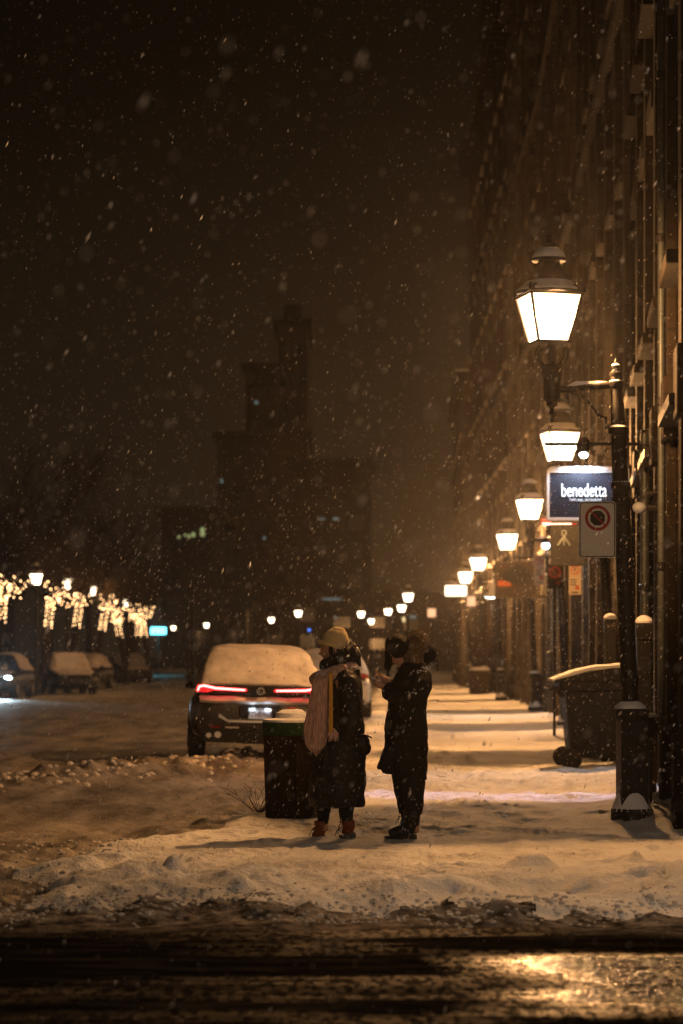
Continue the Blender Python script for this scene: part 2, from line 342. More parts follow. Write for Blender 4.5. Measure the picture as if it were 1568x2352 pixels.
def ground_mat(name, kind):
    m = bpy.data.materials.new(name); m.use_nodes = True; nt = m.node_tree; b = nt.nodes['Principled BSDF']; L = nt.links
    tc = nt.nodes.new('ShaderNodeTexCoord')
    def noise(sc, det=6, stretch=(1, 1, 1), rough=.6):
        mp = nt.nodes.new('ShaderNodeMapping'); mp.inputs['Scale'].default_value = stretch; L.new(tc.outputs['Object'], mp.inputs['Vector'])
        n = nt.nodes.new('ShaderNodeTexNoise'); n.inputs['Scale'].default_value = sc; n.inputs['Detail'].default_value = det; n.inputs['Roughness'].default_value = rough
        L.new(mp.outputs[0], n.inputs['Vector']); return n.outputs['Fac']
    def ramp(src, p0, p1, c0, c1):
        r = nt.nodes.new('ShaderNodeValToRGB'); r.color_ramp.elements[0].position = p0; r.color_ramp.elements[1].position = p1
        r.color_ramp.elements[0].color = (*c0, 1); r.color_ramp.elements[1].color = (*c1, 1); L.new(src, r.inputs[0]); return r.outputs[0]
    def bump(src, st, d, prev=None):
        bp = nt.nodes.new('ShaderNodeBump'); bp.inputs['Strength'].default_value = st; bp.inputs['Distance'].default_value = d
        L.new(src, bp.inputs['Height'])
        if prev: L.new(prev, bp.inputs['Normal'])
        return bp.outputs[0]
    if kind == 'walk':
        L.new(ramp(noise(1.4, 8), .25, .6, (.60, .57, .53), (.80, .80, .81)), b.inputs['Base Color'])
        b.inputs['Roughness'].default_value = .8
        n = bump(noise(6, 8, (1, .8, 1), .65), .9, .07); n = bump(noise(30, 5, (1, 1, 1), .7), .8, .02, n); L.new(n, b.inputs['Normal'])
    elif kind == 'street':
        c = ramp(noise(1.1, 8, (1.5, .35, 1)), .36, .68, (.045, .036, .026), (.27, .245, .22))
        L.new(c, b.inputs['Base Color']); b.inputs['Roughness'].default_value = .7
        n = bump(noise(6, 6, (1, .5, 1)), .6, .07); n = bump(noise(35, 4), .5, .012, n); L.new(n, b.inputs['Normal'])
    else:
        at = nt.nodes.new('ShaderNodeAttribute'); at.attribute_name = 'wet'
        fac = nt.nodes.new('ShaderNodeMix'); fac.data_type = 'RGBA'
        slush = ramp(noise(5, 9, (.35, 1.6, 1), .7), .48, .75, (.006, .005, .004), (.045, .036, .028))
        L.new(at.outputs['Fac'], fac.inputs[0]); L.new(slush, fac.inputs[6]); fac.inputs[7].default_value = (.018, .017, .016, 1)
        ed = nt.nodes.new('ShaderNodeAttribute'); ed.attribute_name = 'edge'; fe = nt.nodes.new('ShaderNodeMix'); fe.data_type = 'RGBA'
        L.new(ed.outputs['Fac'], fe.inputs[0]); L.new(fac.outputs[2], fe.inputs[6]); L.new(ramp(noise(7, 7, (1, 1, 1), .7), .40, .66, (.035, .028, .02), (.40, .36, .32)), fe.inputs[7]); L.new(fe.outputs[2], b.inputs['Base Color'])
        mr = nt.nodes.new('ShaderNodeMapRange'); mr.inputs['To Min'].default_value = .75; mr.inputs['To Max'].default_value = .13
        L.new(at.outputs['Fac'], mr.inputs[0]); L.new(mr.outputs[0], b.inputs['Roughness'])
        sp = ramp(noise(40, 2, (1, .30, 1), .5), .40, .60, (0, 0, 0), (1, 1, 1))
        sp_ = nt.nodes.new('ShaderNodeMapRange'); sp_.inputs['To Min'].default_value = .0; sp_.inputs['To Max'].default_value = .9; L.new(at.outputs['Fac'], sp_.inputs[0])
        g1 = ramp(noise(26, 3, (1, .32, 1), .6), .46, .56, (.02, .02, .02), (1, 1, 1)); g2 = ramp(noise(3.2, 5, (.16, 2.2, 1), .6), .40, .58, (.08, .08, .08), (1, 1, 1))
        m1 = nt.nodes.new('ShaderNodeMath'); m1.operation = 'MULTIPLY'; L.new(g1, m1.inputs[0]); L.new(g2, m1.inputs[1])
        m2 = nt.nodes.new('ShaderNodeMath'); m2.operation = 'MULTIPLY'; L.new(m1.outputs[0], m2.inputs[0]); L.new(sp_.outputs[0], m2.inputs[1]); L.new(m2.outputs[0], b.inputs['Specular IOR Level'])
        mm = nt.nodes.new('ShaderNodeMath'); mm.operation = 'MULTIPLY'; L.new(sp, mm.inputs[0]); L.new(at.outputs['Fac'], mm.inputs[1])
        n = bump(mm.outputs[0], 1.0, .016); n = bump(noise(12, 5, (.35, 1.6, 1)), .25, .012, n); L.new(n, b.inputs['Normal'])
    return m
def ground_part(name, mask, m, wet=False):
    idx = np.arange(NY * NX).reshape(NY, NX)
    a = idx[:-1, :-1][mask]; b = idx[:-1, 1:][mask]; c = idx[1:, 1:][mask]; d = idx[1:, :-1][mask]
    q = np.stack([a, b, c, d], 1)
    used, inv = np.unique(q, return_inverse=True); q = inv.reshape(-1, 4)
    v = np.stack([GX.ravel()[used], GY.ravel()[used], GZ.ravel()[used]], 1)
    me = bpy.data.meshes.new(name); me.vertices.add(len(v)); me.vertices.foreach_set('co', v.ravel())
    me.loops.add(q.size); me.loops.foreach_set('vertex_index', q.ravel().astype(np.int32))
    me.polygons.add(len(q)); me.polygons.foreach_set('loop_start', np.arange(0, q.size, 4, dtype=np.int32))
    me.polygons.foreach_set('loop_total', np.full(len(q), 4, dtype=np.int32)); me.update(calc_edges=True); me.validate(); me.shade_smooth()
    if wet:
        at = me.attributes.new('wet', 'FLOAT', 'POINT')
        ea = me.attributes.new('edge', 'FLOAT', 'POINT'); ea.data.foreach_set('value', ss(13.3, 14.5, v[:, 1] + fbm(v[:, 0] * 1.5, v[:, 1] * 2, 4, 95) * 1.1).astype(np.float32))
        w = puddle(v[:, 0], v[:, 1]); w2 = (1 - ss(13.6, 14.2, v[:, 1])) * ss(.0, .2, fbm(v[:, 0] * .4, v[:, 1] * 2.5, 3, 91)) * .75
        at.data.foreach_set('value', np.maximum(w, w2 * .12).astype(np.float32))
    o = bpy.data.objects.new(name, me); COL.objects.link(o); me.materials.append(m); o['kind'] = 'structure'; return o
cx = (GX[:-1, :-1] + GX[1:, 1:]) / 2; cy = (GY[:-1, :-1] + GY[1:, 1:]) / 2
wv = fbm(cx * .9, cy * .9, 3, 5); wf = fbm(cx * 4, cy * 4, 3, 6)
is_cross = (cy + wv * .9 + wf * .6) < 14.55
is_walk = (~is_cross) & (cx > kerb(cy) + wv * .5 - .15)
ground_part('cross_road', is_cross, ground_mat('wet_slushy_asphalt', 'cross'), True)
ground_part('pavement', is_walk, ground_mat('trodden_snow', 'walk'))
ground_part('street', ~(is_cross | is_walk), ground_mat('driven_snow', 'street'))
# the land beyond and below, one sheet to the horizon
g = MB(); g.add([(-900, -60, -.35), (900, -60, -.35), (900, 1500, -.35), (-900, 1500, -.35)], [(0, 1, 2, 3)])
g.build('ground', 'snow', smooth=False)['kind'] = 'structure'

def chunks():
    m = MB(); rr = random.Random(5)
    for k in range(2600):
        u = rr.random()
        if u < .62: x = rr.uniform(-2.6, 5); y = 14.55 + rr.gauss(0, .22) - .15 * math.sin(x * 2.1) + .1 * math.sin(x * 7); r = rr.uniform(.004, .016) * (1.6 if rr.random() < .08 else 1)
        elif u < .85: x = rr.uniform(-8, -1.2); y = 30.5 + (x + 3.5) * 2.2 + rr.gauss(0, 1.5); r = rr.uniform(.012, .05)
        else: x = rr.uniform(-3.6, -1.6); y = rr.uniform(14.5, 20); r = rr.uniform(.006, .022)
        z = hz(x, y); n_ = 6; ring = []
        for h_, q_ in ((-.8, .5), (-.2, 1.0), (.45, .85), (.9, .35)):
            ring.append([Vector((x + r * 1.3 * q_ * math.cos(i) * rr.uniform(.75, 1.2), y + r * 1.3 * q_ * math.sin(i) * rr.uniform(.75, 1.2), z + r * h_ * .9)) for i in [2 * PI * j / n_ for j in range(n_)]])
        m.rings(ring)
    tag(m.build('snow_chunks', mat('dirty_snow', (.70, .66, .62), .85, col2=(.40, .35, .30), scale=7, bump=.5), smooth=False, bevel=0), kind='stuff')
chunks()

# ------------------------------------------------------------ camera, world, haze
cam = bpy.data.cameras.new('camera'); co = bpy.data.objects.new('camera', cam); COL.objects.link(co); SC.camera = co
co.location = (0, 0, CAMH); co.rotation_euler = (PI / 2, 0, 0)
cam.sensor_fit = 'VERTICAL'; cam.sensor_height = 36; cam.sensor_width = 24; cam.lens = 85; cam.shift_y = (HOR - 1176) / 2352
cam.clip_end = 3000; cam.dof.use_dof = True; cam.dof.focus_distance = 19.5; cam.dof.aperture_fstop = 2.4
w = bpy.data.worlds.new('World'); SC.world = w; w.use_nodes = True
w.node_tree.nodes['Background'].inputs['Color'].default_value = (1.0, .60, .28, 1)
wn = w.node_tree; w_tc = wn.nodes.new('ShaderNodeTexCoord'); w_sp = wn.nodes.new('ShaderNodeSeparateXYZ'); w_r = wn.nodes.new('ShaderNodeValToRGB')
wn.links.new(w_tc.outputs['Generated'], w_sp.inputs[0]); wn.links.new(w_sp.outputs['Z'], w_r.inputs[0]); wn.links.new(w_r.outputs[0], wn.nodes['Background'].inputs['Color'])
e_ = w_r.color_ramp.elements; e_[0].position = 0; e_[0].color = (1.0, .60, .30, 1); e_[1].position = .40; e_[1].color = (.10, .065, .025, 1); q_ = e_.new(.12); q_.color = (.70, .44, .21, 1); q_ = e_.new(.24); q_.color = (.22, .14, .06, 1)
wn.nodes['Background'].inputs['Strength'].default_value = .0135
hb = MB(); hb.box((0, 215, 34.0), (420, 470, 71)); hz_o = hb.build('haze', None, smooth=False); tag(hz_o, kind='stuff')
hm = bpy.data.materials.new('snowy_air'); hm.use_nodes = True; nt = hm.node_tree; nt.nodes.clear()
o_ = nt.nodes.new('ShaderNodeOutputMaterial'); pv = nt.nodes.new('ShaderNodeVolumePrincipled')
pv.inputs['Color'].default_value = (.92, .92, .95, 1); pv.inputs['Density'].default_value = .00021; pv.inputs['Anisotropy'].default_value = .82
nt.links.new(pv.outputs[0], o_.inputs['Volume']); hz_o.data.materials.append(hm)
SC.view_settings.view_transform = 'Standard'; SC.view_settings.look = 'None'; SC.view_settings.exposure = 0; SC.view_settings.gamma = 1
SC.cycles.use_denoising = True; SC.cycles.max_bounces = 5; SC.cycles.diffuse_bounces = 2; SC.cycles.glossy_bounces = 2
SC.cycles.transparent_max_bounces = 12; SC.cycles.volume_bounces = 0; SC.cycles.sample_clamp_indirect = 3; SC.cycles.use_light_tree = True
SC.cycles.caustics_reflective = False; SC.cycles.caustics_refractive = False

# ------------------------------------------------------------ street lamps
LAMP_E = 5200
def lantern(parent, c, snow=True):
    """four sided lantern, c = centre of its floor"""
    x, y, z = c; a0 = PI / 4 + .22; q = math.sqrt(2)
    def fr(prof): return [(r * q, h) for r, h in prof]
    g = MB(); R = []
    for r, h in fr([(.138, .0), (.225, .40)]):
        R.append([(x + r * math.cos(a0 + PI / 2 * i), y + r * math.sin(a0 + PI / 2 * i), z + h) for i in range(4)])
    g.rings(R, cap=False); g.build('lantern_glass', 'glass', parent, smooth=False)
    f = MB()
    for i in range(4):
        a = a0 + PI / 2 * i; f.tube([(x + .137 * q * math.cos(a), y + .137 * q * math.sin(a), z), (x + .232 * q * math.cos(a), y + .232 * q * math.sin(a), z + .41)], .013, 6)
        f.lathe([(.004, .50), (.02, .47), (.02, .43), (.012, .41)], (x + .24 * q * math.cos(a), y + .24 * q * math.sin(a), z), 8)
    f.lathe(fr([(.0, -.03), (.10, -.03), (.155, -.015), (.155, .008), (.0, .008)]), (x, y, z), 4, a0)
    f.lathe(fr([(.20, .405), (.245, .40), (.245, .425), (.2, .425)]), (x, y, z), 4, a0, cap=False)
    f.build('lantern_frame', 'iron', parent, smooth=False)
    r = MB()
    r.lathe(fr([(.215, .41), (.262, .418), (.262, .435), (.225, .45), (.19, .50)]), (x, y, z), 4, a0, cap=False)
    r.lathe([(.29, .425), (.298, .445), (.24, .485), (.10, .70), (.095, .72), (.155, .725), (.155, .745), (.12, .765), (.055, .83), (.05, .85), (.075, .855), (.075, .87), (.03, .885)], (x, y, z), 24)
    r.lathe([(.02, .88), (.035, .905), (.012, .925), (.028, .945), (.006, .985), (.001, .99)], (x, y, z), 10)
    for i in range(5): r.tube([(x, y, z + .94), (x + .035 * math.cos(i * 1.26), y + .035 * math.sin(i * 1.26), z + .965)], [.006, .002], 5)
    r.build('lantern_roof', 'iron', parent)
    if snow:
        s = MB(); s.lathe([(.299, .447), (.297, .462), (.27, .482), (.225, .52), (.20, .545), (.19, .53)], (x, y, z), 24, cap=False)
        s.lathe([(.152, .747), (.150, .762), (.125, .80), (.085, .838), (.056, .845)], (x, y, z), 20, cap=False)
        s.build('snow_cap', 'snow', parent)
    # bulb
    b = MB(); b.ell((x, y, z + .21), (.03, .03, .045)); bo = b.build('bulb', M['led'] if False else M['bulb'], parent)
    lg = light('lamp_light', 'POINT', (x, y, z + .235), LAMP_E, WARM, parent, .045)
    return lg
M['bulb'] = emission('lamp_bulb', (1, .8, .55), 30)
def lean(z): return -.145 * max(0, min(1, (z - .6) / 3.4))
def post_rings(mb, prof, n=18, d=0.0, sx=1):
    R = [[(lean(z) + d + r * sx * math.cos(2 * PI * i / n), r * math.sin(2 * PI * i / n), z) for i in range(n)] for r, z in prof]
    mb.rings(R)
def make_bracket_lamp():
    t = thing('street_lamp', 'black iron street lamp with snowy post nearest the camera, its lantern glaring white', 'street lamp')
    p = MB(); p.lathe([(.19, .0), (.19, .10), (.165, .13), (.125, .14)], n=24); p.box((0, 0, .50), (.245, .245, .78), .1)
    p.lathe([(.14, .88), (.15, .93), (.15, .97), (.125, 1.0), (.09, 1.03), (.085, 1.05)], n=24)
    p.build('plinth', 'iron', t, bevel=.012)
    c = MB()
    post_rings(c, [(.085, 1.0), (.078, 1.15), (.076, 1.2), (.088, 1.22), (.088, 1.28), (.074, 1.30), (.074, 2.80), (.092, 2.82), (.092, 2.86), (.076, 2.88), (.076, 2.93), (.088, 2.95), (.088, 3.0), (.072, 3.02),
                   (.070, 3.42), (.092, 3.44), (.092, 3.49), (.064, 3.51), (.062, 3.70), (.056, 3.72), (.052, 3.84), (.068, 3.86), (.068, 3.90), (.05, 3.915), (.048, 3.96)], d=.0)
    post_rings(c, [(.047, 3.94), (.058, 3.955), (.058, 3.98), (.04, 3.995), (.03, 4.01), (.042, 4.025), (.042, 4.045), (.012, 4.06), (.018, 4.075), (.006, 4.10), (.001, 4.12)], 14)
    c.build('post', 'iron', t)
    a = MB(); z0 = 3.86
    a.tube([(lean(z0), 0, z0 + .02), (-.70, 0, z0 - .035)], [.032, .030], 10)
    a.tube([(lean(z0) - .02, 0, z0 - .33), (lean(z0) - .10, 0, z0 - .37), (lean(z0) - .09, 0, z0 - .28), (lean(z0) - .16, 0, z0 - .25), (-.42, 0, z0 - .10), (-.56, 0, z0 - .045), (-.585, 0, z0 - .09), (-.56, 0, z0 - .12)], .012, 6)
    a.build('bracket_arm', 'iron', t)
    s = MB(); x = -.715
    s.lathe([(.001, 3.64), (.012, 3.67), (.008, 3.71), (.035, 3.72), (.018, 3.75), (.018, 3.78), (.05, 3.80), (.05, 3.83), (.075, 3.85), (.078, 4.03), (.095, 4.05), (.10, 4.10), (.09, 4.14), (.06, 4.16), (.03, 4.18), (.028, 4.38)], (x, 0, -.11), 14)
    for k in range(3):
        an = k * PI / 3 + .2; ca, sa = math.cos(an), math.sin(an)
        for sg in (-1, 1):
            s.tube([(x + sg * ca * r, sg * sa * r, h - .11) for r, h in [(.04, 4.15), (.10, 4.17), (.145, 4.22), (.15, 4.28), (.12, 4.33), (.10, 4.31)]], .012, 6)
            s.ell((x + sg * ca * .075, sg * sa * .075, 3.98), (.02, .02, .035), 8, 6)
    s.build('lantern_stem', 'iron', t)
    lantern(t, (-.74, 0, 4.25))
    for z, r in ((1.0, .145), (3.90, .064), (3.98, .052), (4.045, .04), (3.49, .088), (2.86, .088), (3.0, .086)):
        sn = MB(); h = r * .55; cxx = lean(z)
        if z == 1.0: h = .09
        sn.lathe([(r, z - .004), (r * .93, z + h * .25), (r * .5, z + h * .75), (.01, z + h)], (cxx, 0, 0), 16)
        sn.build('snow_cap', 'snow', t)
    sn = MB(); sn.box(((-.60 + lean(3.9)) / 2, 0, z0 + .024), (.44, .045, .045), 0, .6); sn.build('arm_snow', 'snow', t)
    sn = MB(); sn.lathe([(.19, .09), (.175, .13), (.145, .21), (.126, .25)], n=20); sn.build('base_snow', 'snow', t)
    return t
lamp0 = make_bracket_lamp()
LX = [(1.84, 21.5), (3.13, 34.7), (3.85, 49.6), (4.36, 63.8), (4.47, 79.3), (4.75, 93.), (5.02, 109.)]
LN = ['', 'street lamp second from the camera, its lantern partly behind the bar of the blue sign', 'street lamp third from the camera, warm lantern left of the dark ribbon banner',
      'street lamp fourth along the walls, lantern glowing above the brown shop board', 'street lamp fifth along the walls, small lantern before the pale pilaster',
      'street lamp sixth along the walls in the bright haze', 'street lamp seventh and farthest along the right hand walls']
for i, (x, y) in enumerate(LX):
    o = lamp0 if i == 0 else dup(lamp0, label=LN[i])
    if i == 0:
        near_light = [k for k in kids(o) if k.type == 'LIGHT'][0]
    X = x + .74; o.location = (X, y, 0.0); o['group'] = 'bracket lamps along the walls'
lamp0['label'] = 'black iron street lamp nearest the camera, large glaring lantern on a bracket'

near_light.data = near_light.data.copy(); near_light.data.energy = LAMP_E * .62
def make_post_lamp():
    t = thing('street_lamp', 'x', 'street lamp')
    c = MB(); c.lathe([(.16, -.15), (.16, .5), (.10, .55), (.075, .7), (.065, 3.6), (.09, 3.62), (.05, 3.7), (.05, 3.95), (.03, 4.05), (.03, 4.25)], n=12)
    c.build('post', 'iron', t)
    lantern(t, (0, 0, 4.25), True).data.energy = LAMP_E * .08
    return t
pl = make_post_lamp()
far = [(84, 1331, 94, 'street lamp between the first two trees wrapped in lights'), (211, 1358, 111, 'street lamp right of the second and third lit trees'),
       (155, 1341, 100, 'street lamp shining through the crown of the second lit tree'), (291, 1386, 136, 'street lamp just right of the fourth lit tree'), (311, 1392, 143, 'street lamp among the last lit trees'),
       (399, 1443, 262, 'small far street lamp just right of the turquoise sign'), (475, 1437, 241, 'far street lamp second right of the turquoise sign'),
       (549, 1432, 223, 'far street lamp above the left side of the snowy car'), (624, 1425, 204, 'far street lamp above the middle of the snowy car'),
       (686, 1410, 172, 'far street lamp above the right side of the snowy car'), (828, 1412, 175, 'far lamp above the gap between the two people, the upper one'),
       (851, 1428, 212, 'far lamp between the two people, the lower one'), (890, 1406, 168, 'far street lamp over the head of the person with the phone'),
       (921, 1398, 153, 'far street lamp over the fur hood, lower of two'), (936, 1373, 124, 'far street lamp over the fur hood, highest of the far lamps'),
       (571, 1401 + 60, 290, 'very small distant street lamp behind the snowy car roof')]
for i, (x, y, Y, lb) in enumerate(far[:-1]):
    o = pl if i == 0 else dup(pl)
    s = F / Y; o.location = ((x - 784) / s, Y, CAMH + (HOR - y) / s - 4.45); o['label'] = lb; o['group'] = 'far post lamps'

for x, y, e, lb in ((3.6, 11.0, .15, 'added fill lamp on a street lamp post, out of view to the right of the road'), (-4.5, -7, .25, 'added fill lamp on a street lamp post, out of view to the left behind the viewer')):  # unseen copies of the post lamp, added as fill light from the near side
    o = dup(pl, (x, y, 0), 0, lb, 'far post lamps')
    for k in kids(o):
        if k.type == 'LIGHT': k.data = k.data.copy(); k.data.energy = LAMP_E * e; k.data.color = (1, .70, .46)
def uplight(y, z, e, label):
    X = float(np.interp(y, [20.3, 34.7, 49.6, 63.8, 79.3, 95, 112], [2.95, 4.2, 4.95, 5.55, 5.78, 5.95, 6.0])) - .3
    t = thing('wall_uplight', label, 'uplight', (X, y, z)); m = MB(); m.lathe([(.03, -.08), (.06, -.05), (.07, .05), (.06, .05), (.0, .0)], n=14); m.tube([(0, 0, -.05), (.28, 0, -.05)], .015, 6); m.build('housing', 'iron', t)
    l = light('uplight_beam', 'SPOT', (0, 0, .06), e, (1, .72, .45), t, .04, spot_size=math.radians(46), spot_blend=.7); l.rotation_euler = (PI, math.radians(-5), 0)
uplight(60.5, 5.0, 1500, 'small uplight high on the pale wall behind the fourth lamp'); uplight(103, 5.0, 4500, 'small uplight high on the wall beyond the sixth lamp'); uplight(66, 5.2, 900, 'small uplight on the wall just past the fourth lamp')

# ------------------------------------------------------------ buildings along the pavement
def street_building(name, label, A, B, height, bays, floors, wall_m, gf_h=4.2, pil=.16, belt=True, parapet=.7, cornice=.35, shop='shop_dark', trim='trim'):
    A = Vector(A); B = Vector(B); d = B - A; Lg = d.length
    t = thing(name, label, 'building', (A.x, A.y, -.1), math.atan2(d.y, d.x), 'buildings along the pavement')
    bw = Lg / bays; fh = (height - gf_h) / floors; D = 9.0
    w = MB(); w.box((Lg / 2, -D / 2 - .35, height / 2), (Lg - .02, D, height))            # core behind the window plane
    ww = bw * .46
    for k in range(bays + 1):                                                           # piers
        x = k * bw; wd = bw - ww
        if k in (0, bays): x = wd / 4 if k == 0 else Lg - wd / 4; wd = wd / 2
        w.box((x, -.175, gf_h + (height - gf_h) / 2), (wd, .35, height - gf_h))
        w.box((x, -.175, gf_h / 2), (min(wd, .7), .352, gf_h))
    for k in range(bays):
        for f in range(floors + 1):                                                     # spandrels
            z = gf_h + f * fh; h0 = z - .35 if f else z - .5; h1 = min(z + .9, height)
            w.box(((k + .5) * bw, -.19, (h0 + h1) / 2), (ww + .004, .32, h1 - h0))
    w.build('wall', wall_m, t, smooth=False)
    for k in range(bays + 1):
        p = MB(); x = min(max(k * bw, .3), Lg - .3)
        p.box((x, pil / 2, gf_h + (height - gf_h) / 2 - .3), (.42, pil, height - gf_h - .6)); p.box((x, pil / 2 + .02, gf_h - .3), (.6, pil + .04, .6))
        p.box((x, pil / 2 + .0, gf_h / 2 - .3), (.34, pil, gf_h - .6)); p.box((x, pil / 2 + .03, .45), (.5, pil + .06, .9))
        p.build('pilaster', wall_m, t, smooth=False, bevel=.02)
    for k in range(bays):
        xc = (k + .5) * bw
        for f in range(floors):
            z0 = gf_h + f * fh + .9; z1 = gf_h + (f + 1) * fh - .35; zc = (z0 + z1) / 2
            fr = MB()
            for sx in (-1, 1): fr.box((xc + sx * (ww / 2 - .03), -.22, zc), (.06, .08, z1 - z0))
            fr.box((xc, -.22, z1 - .03), (ww - .12, .08, .06)); fr.box((xc, -.22, z0 + .03), (ww - .12, .08, .06)); fr.box((xc, -.22, zc), (.05, .07, z1 - z0 - .12))
            fr.box((xc, -.222, zc + .2), (ww - .12, .06, .05))
            fo = fr.build('window', 'shop_dark', t, smooth=False)
            gl = MB(); gl.box((xc, -.29, zc), (ww, .02, z1 - z0)); gl.build('pane', 'glass_dark', fo, smooth=False)
            si = MB(); si.box((xc, .07, z0 - .07), (ww + .24, .26, .12)); si.build('sill', trim, fo, smooth=False, bevel=.015)
            li = MB(); li.box((xc, .035, z1 + .13), (ww + .2, .14, .26)); li.build('lintel', trim, fo, smooth=False, bevel=.015)
        # ground floor bay: shopfront or door
        s = MB(); sw = bw - .75
        if k % 3 == 1:
            s.box((xc, -.2, 1.25), (1.1, .08, 2.5)); s.box((xc, -.15, 1.6), (.8, .06, 1.4)); s.box((xc, -.18, 2.65), (1.2, .12, .14))
            so = s.build('door', shop, t, smooth=False, bevel=.01)
            hh = MB(); hh.tube([(xc + .4, -.12, 1.0), (xc + .4, -.06, 1.0), (xc + .4, -.06, 1.2), (xc + .4, -.12, 1.2)], .015, 6); hh.build('handle', 'chrome', so)
            x2 = MB(); x2.box((xc, -.22, 3.1), (1.2, .05, .7)); x2.build('transom_pane', 'glass_dark', so, smooth=False)
            for sg in (-1, 1):
                x3 = MB(); x3.box((xc + sg * (.6 + (sw / 2 - .6) / 2), -.18, gf_h / 2 - .25), (sw / 2 - .6, .3, gf_h - .5)); x3.build('door_reveal', wall_m, t, smooth=False)
        else:
            s.box((xc, -.17, .35), (sw, .22, .7)); s.box((xc, -.17, gf_h - .85), (sw, .24, .7))
            for q in (-1, 0, 1): s.box((xc + q * (sw / 2 - .05), -.18, 2.03), (.09, .16, 2.64))
            so = s.build('shopfront', shop, t, smooth=False, bevel=.01)
            gl = MB(); gl.box((xc, -.24, 2.0), (sw, .02, 2.7)); gl.build('pane', 'glass_dark', so, smooth=False)
            cn = MB(); cn.box((xc, .04, gf_h - .44), (sw + .1, .3, .1)); cn.build('shop_cornice', shop, so, smooth=False)
    if belt:
        for f in range(0, floors, 2):
            b = MB(); b.box((Lg / 2, pil / 2 + .04, gf_h + f * fh + .02), (Lg, pil + .1, .2)); b.build('belt_course', wall_m, t, smooth=False, bevel=.02)
    c = MB(); c.box((Lg / 2, cornice / 2 - .1, height + .12), (Lg + .1, cornice + .5, .24)); c.box((Lg / 2, cornice / 2 - .2, height - .12), (Lg + .05, cornice + .3, .24))
    for k in range(int(Lg / .8)): c.box((.4 + k * .8, cornice * .5, height - .38), (.22, cornice, .3))
    c.build('cornice', wall_m, t, smooth=False)
    r = MB(); r.box((Lg / 2, -D / 2, height + parapet / 2 + .24), (Lg - .1, D - .6, parapet)); r.build('roof_parapet', wall_m, t, smooth=False)
    r = MB(); r.box((Lg / 2, cornice / 2 - .1, height + .27), (Lg + .06, cornice + .44, .06)); r.build('cornice_snow', 'snow', t, smooth=False, bevel=.02)
    return t
def fp(y): return (float(facade(y)), y)
bA = street_building('brick_building', 'dark stone corner building at the right edge beside the nearest street lamp', fp(20.3), fp(33.9), 19, 5, 4, 'stone_near', belt=False, pil=.10, trim='stone_near')
bB = street_building('stone_building', 'stone building behind the navy hanging sign, pale vertical pilasters lit by the second lamp', fp(34.), fp(49.2), 21, 6, 5, 'stone_grey', shop='shop_ochre', trim='stone_pale')
bC = street_building('stone_building', 'pale stone building behind the dark ribbon banner and small parking signs', fp(49.3), fp(64.5), 20, 5, 5, 'stone_pale', shop='shop_ochre', pil=.25)
bD = street_building('stone_building', 'tall pale fronted building behind the brown shop board', fp(64.6), fp(82), 23, 6, 6, 'stone_pale', pil=.22)
bE = street_building('tall_building', 'tallest dark building whose heavy cornice meets the night sky', fp(82.1), (5.98, 111), 24.0, 9, 6, 'stone_brown', cornice=.55, parapet=6.5)
bF = street_building('lower_building', 'farthest building of the right hand row, lower with a stepped mansard roof', (5.7, 112), (6.35, 134), 14.5, 7, 3, 'stone_grey', parapet=.4)
r = MB(); r.prism([(0, 14.7), (.5, 17.3), (.9, 20.6), (1.3, 21.4), (8, 21.4), (8, 14.7)], 0.3, 21); 
mo = r.build('mansard_roof', 'shop_dark', bF, smooth=False); mo.rotation_euler = (0, 0, -PI / 2); mo.location = (0, -.4, 0)
# pale painted pilasters, very bright in the lamp light
def drainpipe(x, y, z0, z1, label, m='pipe', r=.05):
    t = thing('drainpipe', label, 'drainpipe', (x, y, 0)); p = MB(); p.tube([(0, 0, z0), (0, 0, z1)], r, 12); p.build('pipe', m, t)
    z = z0 + .5
    while z < z1:
        b = MB(); b.lathe([(r + .006, 0), (r + .018, .01), (r + .018, .07), (r + .006, .08)], (0, 0, z), 12); b.box((.05, 0, z + .04), (.1, .03, .03)); b.build('pipe_bracket', 'iron', t); z += 1.6
    return t
drainpipe(facade(27.6) - .13, 27.6, .1, 4.0, 'grey drainpipe on the dark wall just right of the nearest lamp post')
drainpipe(facade(23.6) - .12, 23.6, .2, 9.5, 'thin pipe running up the wall at the right edge of the frame', 'pipe', .035)

# ------------------------------------------------------------ hanging signs
def wall_x(y): return float(facade(y))
Y = 30.0; t = thing('hanging_sign', 'navy hanging sign reading benedetta, lit from above beside the lamp post', 'hanging sign', (0, Y, 0))
def PL(x, y, Y): v = P(x, y, Y); return v
a = PL(1257, 1083, Y); b = PL(1440, 1192, Y)
xc, zc = (a.x + b.x) / 2, (a.z + b.z) / 2; wd, ht = b.x - a.x, a.z - b.z
m = MB(); m.box((xc, 0, zc), (wd - .03, .05, ht - .03)); m.build('board', 'navy', t, smooth=False)
m = MB(); [m.box((xc, 0, zc + s * ht / 2), (wd + .03, .09, .035)) for s in (-1, 1)]; [m.box((xc + s * wd / 2, 0, zc), (.035, .088, ht - .035)) for s in (-1, 1)]; m.build('frame', 'alu', t, smooth=False)
m = MB(); m.box((xc, 0, zc + ht / 2 + .04), (wd + .04, .10, .045), 0, .9); m.build('snow_cap', 'snow', t, bevel=.012)
text('benedetta', 'lettering', 'letter', t, (PL(1339, 0, Y).x, -.034, PL(0, 1128, Y).z), .235, sx=.60, off=.0012)
text('CAFÉ | BAR | RESTAURANT', 'small_lettering', 'letter', t, (PL(1343, 0, Y).x, -.034, PL(0, 1149, Y).z), .042, sx=.80)
zb = PL(0, 1020, Y).z
